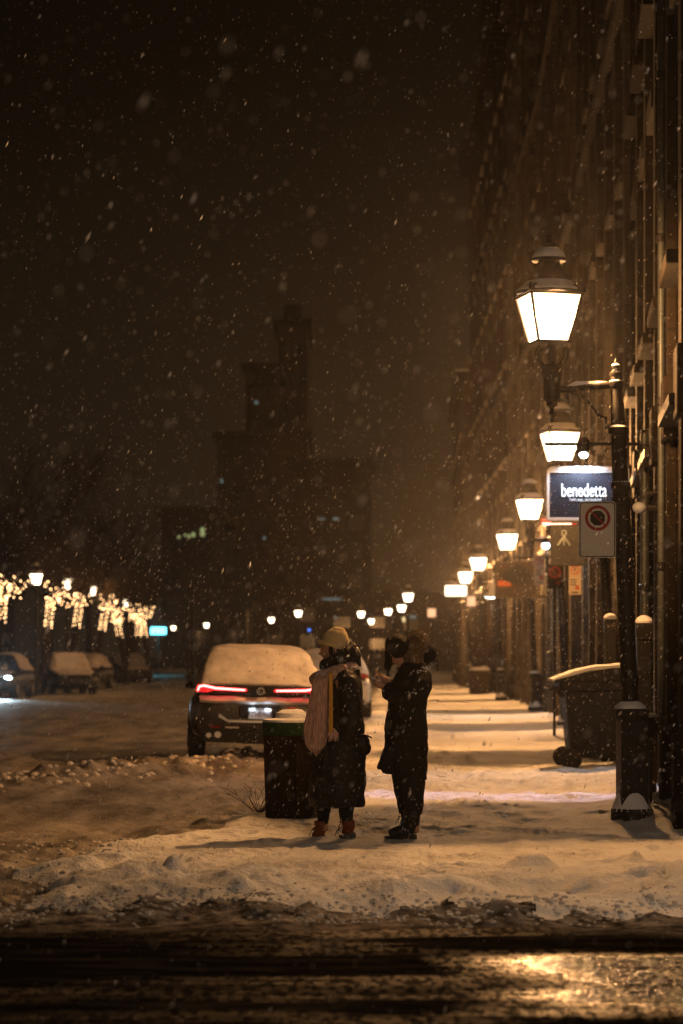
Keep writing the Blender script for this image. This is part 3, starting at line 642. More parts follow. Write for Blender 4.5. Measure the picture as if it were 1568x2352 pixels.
m = MB(); m.tube([(PL(1249, 0, Y).x, 0, zb), (wall_x(Y) - .02, 0, zb)], .022, 8); m.tube([(wall_x(Y) - .04, 0, zb - .35), (wall_x(Y) - .04, 0, zb + .25)], .02, 8)
for xx in (xc - wd * .38, xc + wd * .38): m.tube([(xx, 0, zb - .01), (xx, 0, zc + ht / 2 + .01)], .008, 6)
def scroll(mb, cx_, cz_, r, turns=1.6, y=0, th=.01, flip=1):
    mb.tube([(cx_ + flip * r * (1 - k / 26) * math.cos(k / 26 * turns * 2 * PI), y, cz_ + r * (1 - k / 26) * math.sin(k / 26 * turns * 2 * PI)) for k in range(22)], th, 6)
scroll(m, PL(1385, 0, Y).x, zb + .09, .06); scroll(m, PL(1400, 0, Y).x, zb - .13, .10)
m.build('hanger', 'iron', t)
fl = PL(1335, 1046, Y)
m = MB(); m.lathe([(.02, .0), (.055, .02), (.075, .09), (.075, .18), (.05, .22), (.0, .23)], (fl.x, -.20, fl.z - .02), 16, cap=False)
m.tube([(fl.x, -.20, fl.z + .2), (fl.x, 0, zb + .02)], .014, 6); mh = m.build('floodlight', 'iron', t)
m = MB(); m.ell((fl.x, -.22, fl.z - .01), (.055, .055, .045)); m.build('bulb', 'led', mh)
light('sign_light', 'SPOT', (fl.x, Y - .24, fl.z - .04), 330, (.70, .86, 1.0), None, .04, spot_size=math.radians(150), spot_blend=.35)
sp = light('added_strip_spot', 'SPOT', (fl.x - .1, Y - .24, fl.z - .04), 900, (.36, .48, 1.0), None, .02, spot_size=math.radians(9), spot_blend=.4)  # extra narrow spot, added to lay a blue strip on the snow
sp.rotation_euler = (Vector((1.35, 25.15, 0)) - Vector((fl.x - .1, Y - .24, fl.z - .04))).to_track_quat('-Z', 'Y').to_euler(); sp.scale = (5.5, 1, 1)
# white dome lamp under the hanger
t = thing('wall_lamp', 'unlit white dome on the wall just right of the nearest lamp post', 'wall lamp', (0, 25.5, 0))
c = PL(1467, 1166, 25.5)
m = MB(); m.ell(c, (.075, .075, .06), 18, 12); m.build('dome', 'dome', t)
m = MB(); m.tube([(c.x + .05, 0 + c.y - 0, c.z), (wall_x(25.5), c.y, c.z)], .03, 8); m.tube([(c.x, c.y, c.z + .05), (c.x + .1, c.y, c.z + .16), (wall_x(25.5), c.y, c.z + .16)], .015, 6); mm = m.build('arm', 'iron', t)
for q in kids(t): q.location = (0, -25.5, 0)
# no stopping sign on the nearest post
Y = 21.42; t = thing('road_sign', 'white no stopping sign with red ring, fixed to the nearest lamp post', 'road sign', (0, Y, 0))
a = PL(1328, 1152, Y); b = PL(1413, 1281, Y); xc, zc = (a.x + b.x) / 2, (a.z + b.z) / 2; wd, ht = b.x - a.x, a.z - b.z
def rrect(xc, zc, w, h, r, n=6):
    o = []
    for cxn, czn, s in ((xc + w / 2 - r, zc + h / 2 - r, 0), (xc - w / 2 + r, zc + h / 2 - r, 1), (xc - w / 2 + r, zc - h / 2 + r, 2), (xc + w / 2 - r, zc - h / 2 + r, 3)):
        for k in range(n + 1): an = (s + k / n) * PI / 2; o.append((cxn + r * math.cos(an), czn + r * math.sin(an)))
    return o
m = MB(); m.prism(rrect(xc, zc, wd, ht, .035), -.003, .003); m.build('plate', 'signwhite', t, smooth=False)
m = MB(); o1 = rrect(xc, zc, wd - .012, ht - .012, .03); o2 = rrect(xc, zc, wd - .03, ht - .03, .024); n = len(o1)
m.add([(x, -.0055, z) for x, z in o1] + [(x, -.0055, z) for x, z in o2], [(i, (i + 1) % n, n + (i + 1) % n, n + i) for i in range(n)]); m.build('border', 'black', t, smooth=False)
rc = PL(1371, 1190, Y); c2 = (rc.x, rc.z)
m = MB(); m.prism([(c2[0] + .070 * math.cos(PI / 8 + k * PI / 4), c2[1] + .070 * math.sin(PI / 8 + k * PI / 4)) for k in range(8)], -.006, -.0035); m.build('octagon', 'black', t, smooth=False)
m = MB(); m.ringflat(c2, .086, .112, -.009, -.0065); m.box((c2[0], -.0095, c2[1]), (.19, .002, .014), R=Matrix.Rotation(PI / 4, 3, 'Y')); m.build('red_ring', 'red', t, smooth=False)
m = MB(); [m.tube([(b.x - .02, .012, zc + s * .15), (PL(1430, 0, Y).x + .0, .012, zc + s * .15)], .008, 6) for s in (-1, 1)]; m.build('clamp', 'iron', t)
# parking signs further along
def parking_sign(x0, y0, x1, y1, Y, label, m_='signcream', post=None):
    t = thing('parking_sign', label, 'parking sign', (0, Y, 0), 0, 'small parking signs')
    a = PL(x0, y0, Y); b = PL(x1, y1, Y); xc, zc = (a.x + b.x) / 2, (a.z + b.z) / 2; w, h = b.x - a.x, a.z - b.z
    m = MB(); m.prism(rrect(xc, zc, w, h, .02), -.004, .004); m.build('plate', m_, t, smooth=False)
    cz = a.z - w * .55
    m = MB(); m.ringflat((xc, cz), w * .30, w * .38, -.009, -.006, 24); m.box((xc, -.0095, cz), (w * .6, .002, w * .05), R=Matrix.Rotation(PI / 4, 3, 'Y')); m.build('red_ring', 'red', t, smooth=False)
    text('P', 'letter_p', 'black', t, (xc, -.0055, cz), w * .55, ext=.001)
    m = MB(); m.box((xc + w * .2, -.006, zc - h * .27), (w * .32, .002, h * .14)); m.build('orange_panel', 'orange', t, smooth=False)
    m = MB(); [m.box((xc - w * .12, -.006, zc - h * (.02 + .08 * k)), (w * .5, .002, h * .03)) for k in range(3)]; m.box((xc, -.006, zc - h * .43), (w * .6, .002, h * .04)); m.build('print_lines', 'black', t, smooth=False)
    if post:
        m = MB(); m.tube([(post, .03, -.1), (post, .03, a.z + .05)], .028, 8); m.build('post', 'iron', t)
parking_sign(1225, 1275, 1249, 1343, 49.3, 'lit cream parking sign on the third lamp post, left of the ribbon banner')
parking_sign(1256, 1296, 1290, 1352, 43.5, 'broad parking sign with shade put into its dark plate, between two narrower ones', 'brown_board', P(1272, 0, 43.5).x)  # shade is in the plate colour: dark board brown instead of cream
parking_sign(1305, 1294, 1333, 1366, 40.0, 'narrow parking sign right of the shaded one, above a dark pole', 'signcream', P(1301, 0, 40).x)
# ribbon banner, red light strip
Y = 37.0; t = thing('banner', 'dark hanging banner with a pale looped ribbon emblem under the navy sign', 'banner', (0, Y, 0))
a = PL(1263, 1206, Y); b = PL(1345, 1300, Y); xc, zc = (a.x + b.x) / 2, (a.z + b.z) / 2
m = MB(); m.box((xc, 0, zc), (b.x - a.x, .04, a.z - b.z)); m.build('board', 'black', t, smooth=False, bevel=.01)
e = PL(1293, 1238, Y); s_ = 1 / (F / Y)
def px(x, z): return (e.x + x * s_, -.03, e.z + z * s_)
m = MB(); m.tube([px(-14, -16), px(-8, -6), px(0, 4), px(5, 11), px(4, 17), px(0, 19), px(-4, 17), px(-5, 11), px(0, 4), px(8, -6), px(14, -16)], .022, 6); m.tube([px(-7, -6), px(0, -3), px(7, -6)], .018, 6); m.tube([px(0, 0), px(0, -16)], .014, 6); m.build('ribbon_emblem', 'pipe', t)
m = MB(); m.tube([(a.x, 0, a.z + .05), (wall_x(Y) - .02, 0, a.z + .05)], .02, 8); m.build('hanger', 'iron', t)
t = thing('light_strip', 'red and white glowing strip just below the navy sign', 'lit sign', (0, 39, 0))
M['strip_red'] = emission('glowing_red_strip', (1, .22, .12), 1.3); M['strip_white'] = emission('glowing_warm_strip', (1, .62, .42), 3.0)
a = PL(1240, 1192, 39); b = PL(1322, 1206, 39)
m = MB(); m.box(((a.x + b.x) / 2, 0, (a.z + b.z) / 2), (b.x - a.x, .10, .11)); m.build('housing', 'tail_off', t, smooth=False, bevel=.01)
m = MB(); m.box(((a.x + b.x) / 2, -.055, a.z - .02), (b.x - a.x - .06, .02, .028)); m.build('red_tube', 'strip_red', t, smooth=False)
m = MB(); m.box(((a.x + b.x) / 2 - .03, -.055, b.z + .02), (b.x - a.x - .10, .02, .03)); m.build('white_tube', 'strip_white', t, smooth=False)
m = MB(); m.tube([(b.x, 0, (a.z + b.z) / 2), (wall_x(39) - .02, 0, (a.z + b.z) / 2)], .02, 8); m.build('wall_bracket', 'iron', t)
# shop board on brackets
Y = 54.0; t = thing('shop_board', 'large brown framed shop board with dark crest shape, left of the parking sign', 'hanging sign', (0, Y, 0))
a = PL(1138, 1292, Y); b = PL(1228, 1372, Y); xc, zc = (a.x + b.x) / 2, (a.z + b.z) / 2; w_, h_ = b.x - a.x, a.z - b.z
m = MB(); m.box((xc, 0, zc), (w_, .06, h_)); m.build('board', 'brown_board', t, smooth=False)
m = MB(); [m.box((xc, -.01, zc + s * h_ / 2), (w_ + .06, .1, .05)) for s in (-1, 1)]; [m.box((xc + s * w_ / 2, -.01, zc), (.05, .098, h_ - .05)) for s in (-1, 1)]; m.box((xc, -.035, zc - h_ * .36), (w_ * .9, .02, .03)); m.box((xc, -.035, zc - h_ * .24), (w_ * .9, .02, .03)); m.build('frame', 'far_wall', t, smooth=False)
m = MB(); pr = [(xc - w_ * .25, zc - h_ * .05), (xc - w_ * .38, zc + h_ * .12), (xc - w_ * .2, zc + h_ * .34), (xc + w_ * .05, zc + h_ * .42), (xc + w_ * .3, zc + h_ * .33), (xc + w_ * .42, zc + h_ * .1), (xc + w_ * .3, zc - h_ * .08), (xc, zc - h_ * .14)]; m.prism(pr, -.05, -.032); m.build('crest', 'black', t, smooth=False)
m = MB(); m.prism([(xc - w_ * .46, zc - h_ * .02), (xc - w_ * .3, zc - h_ * .02), (xc - w_ * .12, zc - h_ * .1), (xc - w_ * .1, zc - h_ * .18), (xc - w_ * .46, zc - h_ * .18)], -.05, -.032); m.build('orange_patch', 'orange', t, smooth=False)
m = MB(); m.tube([(xc, 0, zc + h_ / 2 + .12), (wall_x(Y) - .02, 0, zc + h_ / 2 + .12)], .03, 8); [m.tube([(xc + s * w_ * .4, 0, zc + h_ / 2), (xc + s * w_ * .4, 0, zc + h_ / 2 + .12)], .012, 6) for s in (-1, 1)]; m.tube([(b.x, 0, b.z + .02), (wall_x(Y) - .02, 0, b.z + .02)], .03, 8); m.build('hanger', 'iron', t)
# bright box sign far along, cool awning lamp, blue sign lamp
def lit_box(name, label, x0, y0, x1, y1, Y, m_, th=.25, arm=True):
    t = thing(name, label, 'lit sign', (0, Y, 0)); a = PL(x0, y0, Y); b = PL(x1, y1, Y); xc, zc = (a.x + b.x) / 2, (a.z + b.z) / 2
    m = MB(); m.box((xc, 0, zc), (b.x - a.x, th, a.z - b.z)); m.build('lit_panel', m_, t, smooth=False, bevel=.02)
    m = MB(); m.box((xc, 0, a.z + .03), (b.x - a.x + .06, th + .04, .05)); m.box((xc, 0, b.z - .03), (b.x - a.x + .06, th + .04, .05))
    if arm: m.tube([(b.x, 0, zc), (wall_x(Y) - .02, 0, zc)], .03, 6)
    m.build('casing', 'iron', t, smooth=False); return t
M['box_white'] = emission('backlit_sign_panel', (1, .78, .52), 3.5); M['cyan'] = emission('turquoise_sign_panel', (.12, .62, .72), 6)
M['box_warm'] = emission('backlit_orange_panel', (1, .50, .25), 1.3); M['cool_tube'] = emission('cool_tube', (.85, .95, .9), 6)
lit_box('box_sign', 'glaring white box sign below the farthest wall lamps', 1021, 1345, 1070, 1369, 88, 'box_white')
lit_box('box_sign', 'small orange lit box sign just right of the glaring white box', 1072, 1370, 1090, 1392, 84, 'box_warm')
lit_box('box_sign', 'small pinkish lit sign right of the fur hood, above the far pavement', 981, 1398, 999, 1417, 118, 'box_warm', arm=True)
t = thing('awning_lamp', 'cool white cone lamp hanging under the left end of the brown shop board', 'lamp', (0, 58, 0))
c = PL(1129, 1372, 58)
m = MB(); m.lathe([(.06, .32), (.09, .30), (.11, .16), (.19, .06), (.20, .0)], (c.x, 0, c.z), 18, cap=False); m.tube([(c.x, 0, c.z + .32), (c.x, 0, c.z + .55), (wall_x(58) - .02, 0, c.z + .55)], .02, 8); m.build('shade', 'letter', t)
m = MB(); m.lathe([(.0, -.03), (.15, -.02), (.17, .03), (.0, .04)], (c.x, 0, c.z), 18); m.build('bulb', 'cool_tube', t)
light('awning_light', 'POINT', (c.x, 58, c.z - .12), 120, (.8, .95, .9), None, .08)
t = thing('wall_lamp', 'small cool blue white lamp left of the ribbon banner', 'wall lamp', (0, 46, 0))
c = PL(1252, 1253, 46)
m = MB(); m.ell((c.x, 0, c.z), (.07, .07, .07)); m.build('bulb', 'led', t)
m = MB(); m.tube([(c.x, 0, c.z + .07), (c.x, 0, c.z + .25), (wall_x(46) - .02, 0, c.z + .25)], .02, 8); m.lathe([(.04, .14), (.10, .05), (.105, .04)], (c.x, 0, c.z), 12, cap=False); m.build('arm', 'iron', t)
light('wall_light', 'POINT', (c.x, 46, c.z - .12), 60, (.75, .88, 1), None, .05)

# ------------------------------------------------------------ wheeled bin, slim pillars, small things at the wall
t = thing('wheeled_bin', 'large black wheeled bin with snow on its lid, against the wall by the lamp post', 'wheeled bin', (3.43, 31.6, 0.0), 0)
m = MB(); R_ = []
for z, xl, xr, d in ((.14, -.45, .45, .33), (.20, -.48, .48, .35), (.9, -.54, .54, .42), (1.0, -.55, .56, .44), (1.02, -.62, .60, .48), (1.10, -.63, .61, .49), (1.14, -.61, .59, .47)):
    R_.append([(x + 0, y, z) for x, y in [(xl + .04, -d), (xr - .04, -d), (xr, -d + .04), (xr, d - .04), (xr - .04, d), (xl + .04, d), (xl, d - .04), (xl, -d + .04)]])
m.rings(R_); m.build('body', 'plastic', t, bevel=.01)
m = MB(); m.prism([(-.70, 1.12), (-.70, 1.15), (-.5, 1.20), (-.25, 1.27), (.05, 1.31), (.4, 1.32), (.60, 1.27), (.62, 1.14), (-.55, 1.13)], -.48, .48); m.build('lid', 'plastic', t, bevel=.02)
m = MB(); R_ = []
for x, z0, h in ((-.71, 1.152, .01), (-.6, 1.18, .03), (-.45, 1.225, .045), (-.3, 1.27, .04), (-.1, 1.30, .045), (.05, 1.315, .035), (.25, 1.325, .05), (.45, 1.325, .035), (.58, 1.29, .02)):
    R_.append([(x, -.45, z0 - .02), (x, -.42, z0 + h * .7), (x, -.15, z0 + h), (x, .15, z0 + h), (x, .42, z0 + h * .7), (x, .45, z0 - .02)])
m.rings(R_); m.build('snow_cover', 'snow', t)
m = MB(); m.tube([(-.62, -.38, 1.05), (-.74, -.38, 1.03), (-.76, 0, 1.03), (-.74, .38, 1.03), (-.62, .38, 1.05)], .022, 8); m.tube([(-.58, -.47, .93), (-.66, -.47, 1.02)], .03, 8); m.build('handle', 'plastic', t)
for x, y in ((-.48, -.42), (-.50, .36)):
    m = MB(); m.tube([(x, y - .05, .13), (x, y + .05, .13)], .14, 24); wo = m.build('wheel', 'tyre', t); m = MB(); m.tube([(x, y - .06, .13), (x, y - .051, .13)], .07, 16); m.build('hub', 'plastic', wo)
def pillar(x, y, z1, w, label, m_='shop_dark'):
    t = thing('slim_pillar', label, 'pillar', (x, y, 0), 0)
    m = MB(); m.box((0, 0, z1 / 2 - .05), (w, w * .8, z1 + .1)); m.box((0, 0, .1), (w + .08, w * .8 + .08, .2)); m.build('shaft', m_, t, smooth=False, bevel=.015)
    m = MB(); m.box((0, 0, z1 - .09), (w + .02, w * .8 + .02, .17)); m.build('head', 'iron', t, smooth=False, bevel=.012)
    m = MB(); m.lathe([(w * .58, 0), (w * .60, .02), (w * .45, .055), (w * .2, .075), (.001, .08)], (0, 0, z1), 18); m.build('snow_cap', 'snow', t)
    return t
p1 = PL(1400, 1412, 32.6); q = pillar(p1.x, 32.6, p1.z - .06, .15, 'slim grey pillar with snow dome behind the wheeled bin', 'far_wall')
text('2140', 'number', 'signcream', q, (0, -.065 - .008, p1.z - .15), .06, ext=.002)
p2 = PL(1489, 1415, 24.2); pillar(p2.x - .05, 24.2, p2.z - .07, .15, 'dark pillar with snow dome just right of the nearest lamp post', 'iron')
t = thing('wall_box', 'small dark tapered box fixed low on the wall right of the plinth', 'box', tuple(PL(1492, 1672, 22.6)))
m = MB(); m.box((0, 0, 0), (.11, .12, .20), 0, 1.35); m.build('casing', 'iron', t, smooth=False, bevel=.01)
m = MB(); m.lathe([(.08, .1), (.07, .125), (.02, .14)], n=12); m.build('snow_cap', 'snow', t)
m = MB(); m.tube([(0, 0, -.1), (0, 0, -.98)], .02, 8); m.tube([(0, 0, 0), (.2, .0, 0)], .015, 6); m.build('stand', 'pipe', t)
t = thing('litter_box', 'low dark box at the foot of the wall beyond the wheeled bin', 'box', (P(1240, 0, 70).x + .1, 70, 0))
m = MB(); m.box((0, 0, .5), (.5, .5, 1.0), 0, 1.05); m.build('body', 'plastic', t, smooth=False, bevel=.03)
m = MB(); m.box((0, 0, 1.02), (.54, .54, .08), 0, .8); m.build('lid', 'iron', t, smooth=False, bevel=.02)
m = MB(); m.box((0, 0, 1.09), (.46, .46, .07), 0, .6); m.build('snow_cap', 'snow', t, bevel=.02)
for (x, yb, yt, w, lb) in ((1263, 1645, 1500, .05, 'thin dark pole standing on the snow left of the wheeled bin'), (1157, 1594, 1360, .06, 'thin dark pole farther along, before the shaded doorway')):
    Yp = F * CAMH / (yb - HOR); t = thing('thin_pole', lb, 'pole', (P(x, 0, Yp).x, Yp, 0)); h = CAMH + (HOR - yt) / (F / Yp)
    m = MB(); m.tube([(0, 0, -.1), (0, 0, h)], w, 10); m.build('shaft', 'iron', t); m = MB(); m.lathe([(w + .01, 0), (w + .02, .02), (.01, .06)], (0, 0, h), 10); m.build('cap', 'iron', t)
t = thing('planter_box', 'dark planter box with snow on top at the far wall', 'planter', (P(1100, 0, 92).x, 92, 0))
m = MB(); m.box((0, 0, .45), (.75, .9, .9), 0, 1.1); m.build('box', 'brown_board', t, smooth=False, bevel=.03)
m = MB(); m.box((0, 0, .96), (.8, .95, .12), 0, .8); m.build('snow_cap', 'snow', t, bevel=.04)

# ------------------------------------------------------------ slatted litter bin beside the person in the beanie
lb = P(671, 1868, 22.0); t = thing('litter_bin', 'dark slatted litter bin with green rim and snow dome, beside the person in the beanie', 'litter bin', (lb.x, 22.0, .0), .15)
for k in range(8):
    an = 2 * PI * k / 8 + PI / 8; r0, r1 = .225, .245; dx = random.uniform(-.02, .02)
    m = MB(); ca, sa = math.cos(an), math.sin(an); Rz = Matrix.Rotation(an, 3, 'Z')
    vs = []
    for z, r, hw in ((-.02 + dx, r0, .083), (.76, r1, .096)):
        for rr, ww_ in ((r - .018, -hw), (r, -hw), (r, hw), (r - .018, hw)):
            v = Rz @ Vector((rr, ww_, 0)); vs.append((v.x, v.y, z))
    m.add(vs, [(3, 2, 1, 0), (4, 5, 6, 7), (0, 1, 5, 4), (1, 2, 6, 5), (2, 3, 7, 6), (3, 0, 4, 7)]); m.build('plank', 'wood', t, smooth=False, bevel=.006)
m = MB(); m.lathe([(.215, .02), (.225, .75), (.0, .75)], n=8, a0=PI / 4 * .5 + PI / 8, cap=False); m.build('liner', 'plastic', t, smooth=False)
m = MB(); m.lathe([(.25, .745), (.272, .75), (.272, .855), (.262, .862), (.2, .862), (.2, .80)], n=28, cap=False); m.build('rim', 'green', t)
m = MB(); m.lathe([(.270, .864), (.262, .885), (.20, .895), (.155, .90), (.14, .945), (.09, .975), (.01, .985)], n=28); m.build('snow_dome', 'snow', t)
m = MB(); m.lathe([(.0, .97), (.04, .975), (.045, .99), (.015, 1.0)], n=10); m.build('knob', 'red', t)
# twigs
def twigs(x, y, label, n=14, h=.35, seed=3):
    rr = random.Random(seed); t = MB()
    for i in range(n):
        a = rr.uniform(0, 2 * PI); l = h * rr.uniform(.5, 1.2); sp = rr.uniform(.4, 1.1); pts = [(0, 0, 0)]
        for k in range(1, 5):
            q = k / 4; pts.append((math.cos(a) * sp * l * q + rr.uniform(-.015, .015), math.sin(a) * sp * l * q, l * q * (1 - .35 * q * sp) + rr.uniform(-.01, .01)))
        t.tube(pts, [.004, .0035, .003, .0025, .0015], 5)
        for k in (2, 3):
            p = Vector(pts[k]); t.tube([p, p + Vector((rr.uniform(-.1, .1), rr.uniform(-.1, .1), rr.uniform(.02, .09)))], [.0025, .0012], 5)
    o = t.build('dry_shrub', 'twig', None, loc=(x, y, hz(x, y) - .02)); tag(o, label, 'shrub')
v = P(600, 1850, 22.4); twigs(v.x - .03, 22.6, 'bare dry twigs sticking out of the snow left of the litter bin', 16, .36)

# ------------------------------------------------------------ cars
def ring_sec(y, hw, z0, z1, n=28, e=3.6):
    o = []; zc, hh = (z0 + z1) / 2, (z1 - z0) / 2
    for i in range(n):
        a = 2 * PI * i / n; c, s = math.cos(a), math.sin(a)
        o.append((hw * math.copysign(abs(c) ** (2 / e), c), y, zc + hh * math.copysign(abs(s) ** (2 / e), s)))
    return o
def gh_sec(y, zb, zt, hb, ht, n=9, o=0.0):
    r = min(.26, (zt - zb) * .55); pts = [(-hb - o, zb), (-ht - r * .35 - o, zt - r)]
    for k in range(n): a = PI - PI * k / (n - 1); pts.append(((ht + o) * math.cos(a) if abs(math.cos(a)) > .999 else (ht + o) * math.copysign(abs(math.cos(a)) ** .55, math.cos(a)), zt - r * .55 + (r * .55 + o) * math.sin(a) ** .6))
    pts += [(ht + r * .35 + o, zt - r), (hb + o, zb)]
    return [(x, y, z) for x, z in pts]
GH = [(.06, 1.045, 1.07, .83, .76), (.25, 1.0, 1.16, .86, .76), (.60, 1.0, 1.37, .87, .74), (1.0, 1.0, 1.54, .87, .69), (1.5, 1.0, 1.625, .87, .65), (2.2, 1.0, 1.65, .87, .65), (2.75, 1.0, 1.60, .86, .64), (3.1, .98, 1.42, .85, .60), (3.55, .95, 1.12, .82, .62), (3.75, .93, 1.0, .80, .62)]
def make_car(name, label, cat, paint, lit_tail=False, lit_head=False, plate='', snow=True, snow_front=False, tail='tail_off'):
    t = thing(name, label, cat)
    b = MB(); b.rings([ring_sec(*s) for s in ((-.02, .70, .40, .80), (.03, .84, .30, .95), (.14, .90, .25, 1.03), (.45, .93, .22, 1.08), (1.0, .935, .22, 1.09), (2.2, .93, .22, 1.07), (3.4, .93, .22, 1.02), (4.0, .91, .24, .97), (4.4, .86, .28, .88), (4.6, .74, .34, .74), (4.66, .6, .42, .62))])
    b.build('body', paint, t)
    g = MB(); g.rings([gh_sec(*s) for s in GH]); g.build('cabin', 'glass_dark', t)
    if snow:
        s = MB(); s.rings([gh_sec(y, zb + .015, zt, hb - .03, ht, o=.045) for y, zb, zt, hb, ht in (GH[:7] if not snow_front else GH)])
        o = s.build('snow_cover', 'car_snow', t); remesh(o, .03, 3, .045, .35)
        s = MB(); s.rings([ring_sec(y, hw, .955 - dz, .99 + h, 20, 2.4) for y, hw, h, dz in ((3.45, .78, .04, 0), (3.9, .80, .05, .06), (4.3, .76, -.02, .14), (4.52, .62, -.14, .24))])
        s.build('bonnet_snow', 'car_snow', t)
        s = MB(); s.rings([[(x, y - .012 * math.sin(x * 9), z + .008 * math.sin(x * 14)) for y, z in ((.10, .82), (-.05, .815), (-.085, .85), (-.07, .89), (-.03, .92), (.10, .925))] for x in np.linspace(-.80, .80, 15)]); s.build('ledge_snow', 'car_snow', t)
    p = MB(); p.prism([(-.86, .955), (-.84, 1.075), (-.2, 1.06), (0, 1.065), (.2, 1.06), (.84, 1.075), (.86, .955), (.1, .93), (-.1, .93)], -.055, .2); p.build('light_panel', 'plastic', t, smooth=False, bevel=.01)
    for sg in (-1, 1):
        m = MB(); m.prism([(sg * x, z) for x, z in ((.86, .975), (.835, 1.08), (.72, 1.07), (.60, 1.05), (.18, 1.03), (.17, .995), (.62, 1.0), (.70, .965))][::sg], -.068, -.045)
        tl = m.build('tail_light', tail if not lit_tail else 'tail_red', t, smooth=False)
        if lit_tail:
            m = MB(); m.tube([(sg * .832, -.078, .985), (sg * .808, -.08, 1.05), (sg * .75, -.08, 1.062), (sg * .61, -.08, 1.032), (sg * .60, -.08, 1.028), (sg * .205, -.08, 1.012)], [.011, .015, .015, .015, .015, .013], 8); m.build('light_tube', 'tail', tl)
        m = MB(); m.ell((sg * .72, 4.42, .76), (.14, .10, .065), R=Matrix.Rotation(sg * -.5, 3, 'Z')); hl = m.build('headlight', 'headlight' if lit_head else 'glass_dark', t)
        m = MB(); m.box((sg * .93, 3.0, 1.03), (.14, .10, .12)); m.build('mirror', 'plastic', t, bevel=.04)
        m = MB(); m.tube([(sg * .52, -.03, .47), (sg * .66, -.035, .475)], .018, 6); m.build('reflector', 'tail_off', t)
        for ys in (.80, 3.72):
            m = MB(); m.tube([(sg * .70, ys, .35), (sg * .73, ys, .35), (sg * .92, ys, .35), (sg * .945, ys, .35)], [.33, .355, .355, .31], 28); wo = m.build('wheel', 'tyre', t)
            m = MB(); m.tube([(sg * .93, ys, .35), (sg * .955, ys, .35)], .20, 20); m.build('rim', 'chrome', wo)
    m = MB(); m.ringflat((0, 1.0), .040, .050, -.078, -.060, 28); m.tube([(-.012, -.07, 1.03), (-.018, -.07, .985), (.02, -.07, .985)], .005, 6); m.build('emblem', 'chrome', t)
    m = MB(); m.prism([(-.28, .62), (-.28, .79), (.28, .79), (.28, .62)], -.045, .1); m.build('plate_recess', 'plastic', t, smooth=False, bevel=.02)
    m = MB(); m.box((0, -.058, .675), (.31, .012, .155)); po = m.build('licence_plate', 'plate', t, smooth=False, bevel=.004)
    if plate: text(plate, 'plate_number', 'ink', po, (0, -.067, .665), .105, sx=.80, ext=.001); m = MB(); m.box((0, -.066, .737), (.12, .002, .012)); m.build('plate_print', 'ink', po, smooth=False)
    m = MB(); m.rings([[(x, -.085 + .05 * abs(x) ** 2, .545 + .07 * max(0, abs(x) - .42) / .12), (x, -.085 + .05 * abs(x) ** 2, .578 + .09 * max(0, abs(x) - .42) / .12), (x, -.02, .575 + .09 * max(0, abs(x) - .42) / .12), (x, -.02, .545 + .07 * max(0, abs(x) - .42) / .12)] for x in np.linspace(-.54, .54, 19)]); m.build('chrome_strip', 'chrome', t)
    m = MB(); m.box((0, .02, .36), (1.5, .10, .22)); m.box((0, -.03, .40), (.6, .02, .02)); m.build('bumper', 'plastic', t, bevel=.03)
    for sg in (-1, 1):
        m = MB(); m.tube([(sg * .55, .05, .36), (sg * .55, -.06, .36)], .045, 16); m.tube([(sg * .67, .05, .35), (sg * .67, -.05, .35)], .035, 16); m.build('exhaust_tip', 'chrome', t)
        m = MB(); m.box((sg * .36, -.045, .47), (.18, .05, .018)); m.build('bumper_snow', 'snow', t, bevel=.006)
    return t
car = make_car('parked_car', 'snow covered dark sports utility car with glowing red tail lights, behind the litter bin', 'car', 'car_dark', True, plate='FTH5968')
car.scale = (1.09, 1.05, 1.0); car.location = (-1.19, 34.9, -.05); car.rotation_euler = (0, math.radians(1.6), math.radians(3.5))
for sg in (-1, 1): light('plate_light', 'POINT', (sg * .10, -.10, .765), .55, (.75, .9, 1), car, .01)
for sg in (-1, 1): light('tail_glow', 'POINT', (sg * .5, -.16, 1.02), .9, (1, .06, .05), car, .05)
car2 = make_car('parked_car', 'pale snow covered car parked beyond the one with red lights, showing behind the beanie', 'car', 'car_white', False)
car2.location = (-.22, 58, -.05); car2.rotation_euler = (0, 0, math.radians(1))
dk = make_car('parked_car', 'leftmost car at the frame edge with a glaring blue white headlight', 'car', 'car_grey', False, True, snow=True)
def place_front(o, xD, yb, h=1.47, yaw=0, label=None):
    Y = F * (h + .0) / (yb - HOR); o.location = (P(xD, 0, Y).x, Y + 4.6, -.1); o.rotation_euler = (0, 0, PI + yaw)
    if label: o['label'] = label
dk.location = (P(-12, 0, 86).x, 90.6, -.1); dk.rotation_euler = (0, 0, PI - .06)
light('headlight_beam', 'SPOT', (P(5, 0, 85.7).x, 85.6, .66), 1200, (.65, .88, 1), None, .06, spot_size=math.radians(70), spot_blend=.6).rotation_euler = (math.radians(92), 0, PI)
c3 = make_car('parked_car', 'dark parked car second from the left edge with snow on its windscreen', 'car', 'car_grey', snow_front=True); place_front(c3, 108, 1590, yaw=.25)
c4 = dup(c3, label='parked car with fully snowed windscreen, third from the left edge'); place_front(c4, 195, 1580, yaw=-.1)
c5 = dup(c3, label='dark parked car fourth from the left edge, at the end of the row'); place_front(c5, 260, 1566, yaw=.3)
for o in (dk, c3, c4, c5): o['group'] = 'cars parked across the street'

